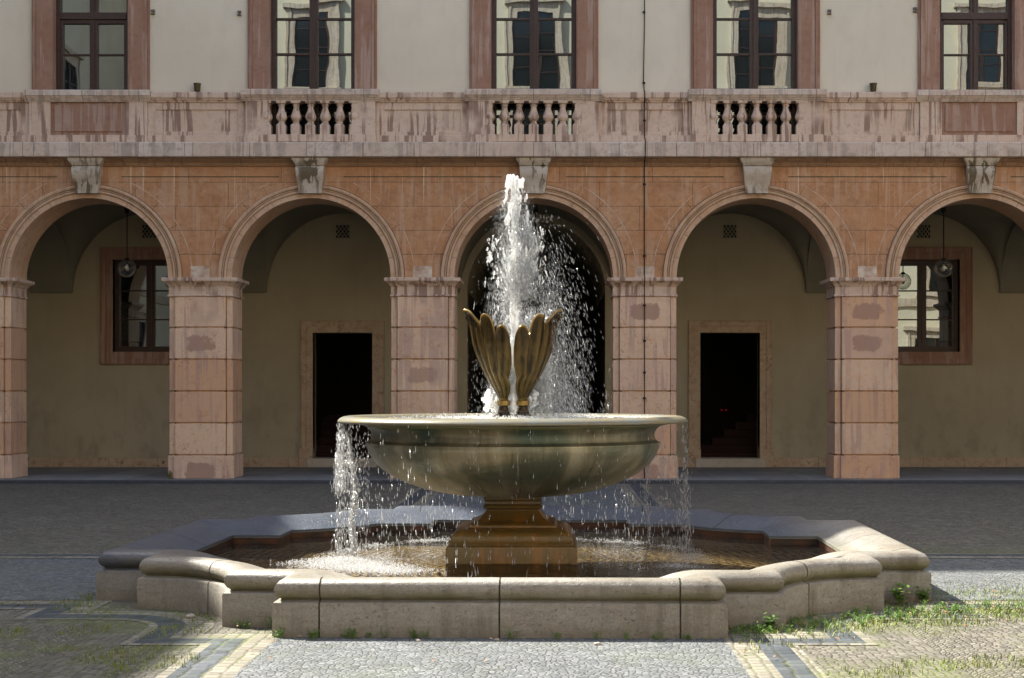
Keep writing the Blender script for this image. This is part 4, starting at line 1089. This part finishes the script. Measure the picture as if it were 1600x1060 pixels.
# bright beads running over the rim
# ============================================================ PLANTS AND LITTER
def blade(mb, x, y, z, h, lean, w, az):
    dx, dy = math.cos(az), math.sin(az); px_, py_ = -dy*w, dx*w
    m = (x+dx*lean*.4, y+dy*lean*.4, z+h*.6); t = (x+dx*lean, y+dy*lean, z+h)
    n = len(mb.v); mb.add([(x-px_, y-py_, z), (x+px_, y+py_, z), (m[0]+px_*.7, m[1]+py_*.7, m[2]), (m[0]-px_*.7, m[1]-py_*.7, m[2]), t], [(0, 1, 2, 3), (3, 2, 4)])
mb = MB()
def gden(x, y):
    n = mnoise.noise(Vector((x*1.1, y*1.6, 4)))+.5*mnoise.noise(Vector((x*3.1, y*4, 9)))
    return n
def inside_basin(x, y, m=.0):
    x, y = abs(x), abs(y)
    if x > A_+m or y > A_+m: return False
    if x > C_+m and y > E_+m: return False
    if y > C_+m and x > E_+m: return False
    if math.hypot(x-C_, y-C_) < RA-m and x > .5 and y > .5: return False
    return True
cnt = 0
while cnt < 5200:
    x = rnd.uniform(-8, 9); y = rnd.uniform(-4.6, -.9)
    if abs(x) < 1.5 or inside_basin(x, y, .02): continue
    dn = gden(x, y)+(.12 if x > 0 and y > -3.4 else 0)
    if dn < .22: continue
    for k in range(3):
        blade(mb, x+rnd.gauss(0, .02), y+rnd.gauss(0, .02), 0, rnd.uniform(.012, .045), rnd.uniform(0, .025), rnd.uniform(.0015, .0035), rnd.uniform(0, 6.28))
    cnt += 1
# denser strip at the right-hand corner of the basin
for k in range(3600):
    t = rnd.random(); x = rnd.gauss(1.55+2.4*t, .18); y = rnd.gauss(-2.95+1.25*t, .22)
    if inside_basin(x, y, .02): continue
    blade(mb, x, y, 0, rnd.uniform(.008, .034), rnd.uniform(0, .04), rnd.uniform(.002, .0045), rnd.uniform(0, 6.28))
for k in range(2600):
    x = rnd.gauss(4.5, .8); y = rnd.gauss(-1.0, .35)
    if inside_basin(x, y, .02): continue
    blade(mb, x, y, 0, rnd.uniform(.010, .035), rnd.uniform(0, .03), rnd.uniform(.0015, .0035), rnd.uniform(0, 6.28))
tag(mb.build('grass', M['grass_green']), 'sparse green grass growing in the cobble joints round the basin', 'grass', kind='stuff')
def weed(h, n, seed, big=False):
    r = random.Random(seed); mb = MB()
    for k in range(n):
        az = r.uniform(0, 6.28); ln = r.uniform(.1, .45)*h; hh = h*r.uniform(.6, 1)
        p0 = Vector((r.gauss(0, .012), r.gauss(0, .012), 0)); p1 = p0+Vector((math.cos(az)*ln, math.sin(az)*ln, hh)); mid = (p0+p1)/2+Vector((0, 0, hh*.1))
        mb.tube([p0, mid, p1], [.0016, .0013, .0008], 4)
        for q in range(7 if big else 5):
            t = r.uniform(.25, 1); c = p0.lerp(p1, t); a2 = r.uniform(0, 6.28); L = (.045 if big else .016)*r.uniform(.6, 1.2)
            d = Vector((math.cos(a2), math.sin(a2), r.uniform(-.2, .6))).normalized(); s = d.cross(Vector((0, 0, 1))).normalized()*L*.32
            mb.add([c, c+d*L*.5+s, c+d*L, c+d*L*.5-s], [(0, 1, 2, 3)])
    return mb
protos = [weed(.075, 9, 1).build('weed', M['leaf_green']), weed(.055, 7, 2).build('weed', M['leaf_green']), weed(.095, 8, 3).build('weed', M['leaf_green'])]
ORD = 'first second third fourth fifth sixth seventh eighth ninth tenth eleventh twelfth thirteenth fourteenth fifteenth sixteenth seventeenth eighteenth nineteenth twentieth'.split()
spots = []
fx = sorted([rnd.uniform(-1.42, -.35) for k in range(12)]+[rnd.uniform(-.35, 1.45) for k in range(8)])
for k, x in enumerate(fx): spots.append((x, -A_-rnd.uniform(.012, .05), 'green weed at the foot of the front basin wall, %s from its left end' % ORD[k], 'weeds along the front basin wall'))
for k, x in enumerate(sorted(rnd.uniform(-1.88, -1.50) for k in range(5))): spots.append((x, -C_-rnd.uniform(.03, .07), 'tiny weed under the stepped left front corner of the basin, %s from the left' % ORD[k], 'weeds at the left front step of the basin'))
used = [False]*3
for i, (x, y, lab, grp) in enumerate(spots):
    k = i % 3; p = protos[k]
    if used[k]: o = p.copy(); COL.objects.link(o)
    else: o = p; used[k] = True
    x, y = basin_place((x, y))
    o.location = (x, y, 0); o.rotation_euler = (0, 0, rnd.uniform(0, 6.28)); s = rnd.uniform(.6, 1.15); o.scale = (s, s, s); tag(o, lab, 'weed', grp)
wb = MB()     # mass of low weeds in the right front corner strip
for k in range(120):
    t = rnd.random(); x, y = 1.50+2.3*t+rnd.gauss(0, .12), -2.98+1.35*t+rnd.gauss(0, .14)
    if inside_basin(x, y, .04): continue
    q = weed(rnd.uniform(.035, .075), 6, 200+k); wb.add([(a+x, b+y, c) for a, b, c in q.v], q.f)
tag(wb.build('low_weeds', M['leaf_green']), 'thick patch of low flowering weeds in front of the right corner of the basin', 'weeds', kind='stuff')
for x, y, s, lab in ((2.93, -1.62, 1.15, 'dandelion-like plant with broad leaves against the dark right end of the basin'), (3.12, -1.56, 1.0, 'bushy bright green plant at the far right corner of the basin'), (1.78, -2.86, .8, 'leafy plant in front of the right stepped corner of the basin')):
    o = weed(.14, 11, int(x*10), True).build('broadleaf_plant', M['leaf_green']); o.location = (x, y, 0); o.scale = (s, s, s); tag(o, lab, 'plant')
o = weed(.13, 10, 77, True).build('broadleaf_plant', M['leaf_green']); o.location = (-6.35, YF-.02, .06); tag(o, 'small green tuft at the foot of the pier left of the second arch', 'plant')
# stones and dead leaves lying on the paving
mb = MB(); bm = bmesh.new(); bmesh.ops.create_icosphere(bm, subdivisions=2, radius=1)
for v in bm.verts: v.co *= 1+.25*mnoise.noise(v.co*1.3)
me = bpy.data.meshes.new('pebble'); bm.to_mesh(me); bm.free(); me.materials.append(M['pebble']); me.polygons.foreach_set('use_smooth', [True]*len(me.polygons))
for x, y, s, lab in ((-2.20, -2.30, .028, 'pale pebble at the foot of the curved left front wall of the basin'), (-.52, -3.28, .016, 'reddish pebble on the cobbles left of the middle joint of the front wall'), (.62, -3.42, .018, 'lone small pebble on the cobbles right of the middle of the front wall'), (3.93, -1.62, .02, 'white pebble in the grass right of the basin'), (-.02, -3.25, .014, 'tiny pebble by the middle joint of the front wall')):
    o = bpy.data.objects.new('pebble', me); COL.objects.link(o); o.location = (x, y, s*.5); o.scale = (s*1.5, s, s*.7); o.rotation_euler = (0, 0, rnd.uniform(0, 3)); tag(o, lab, 'pebble')
mb = MB()
for k in range(260):
    x = rnd.uniform(-6, 7); y = rnd.uniform(-4.4, -1)
    if k < 90: t = rnd.random(); x = rnd.gauss(1.7+2*t, .15); y = rnd.gauss(-2.85+1.15*t, .12)
    if inside_basin(x, y, .01): continue
    a = rnd.uniform(0, 6.28); s = rnd.uniform(.008, .022); dx, dy = math.cos(a)*s, math.sin(a)*s; z = .02+rnd.uniform(0, .008)
    mb.add([(x-dx, y-dy, z), (x+dy*.5, y-dx*.5, z+.004), (x+dx, y+dy, z+.006), (x-dy*.5, y+dx*.5, z)], [(0, 1, 2, 3)])
tag(mb.build('leaf_litter', M['dead_leaf']), 'scattered brown dead leaves on the paving by the basin', 'leaf litter', kind='stuff')
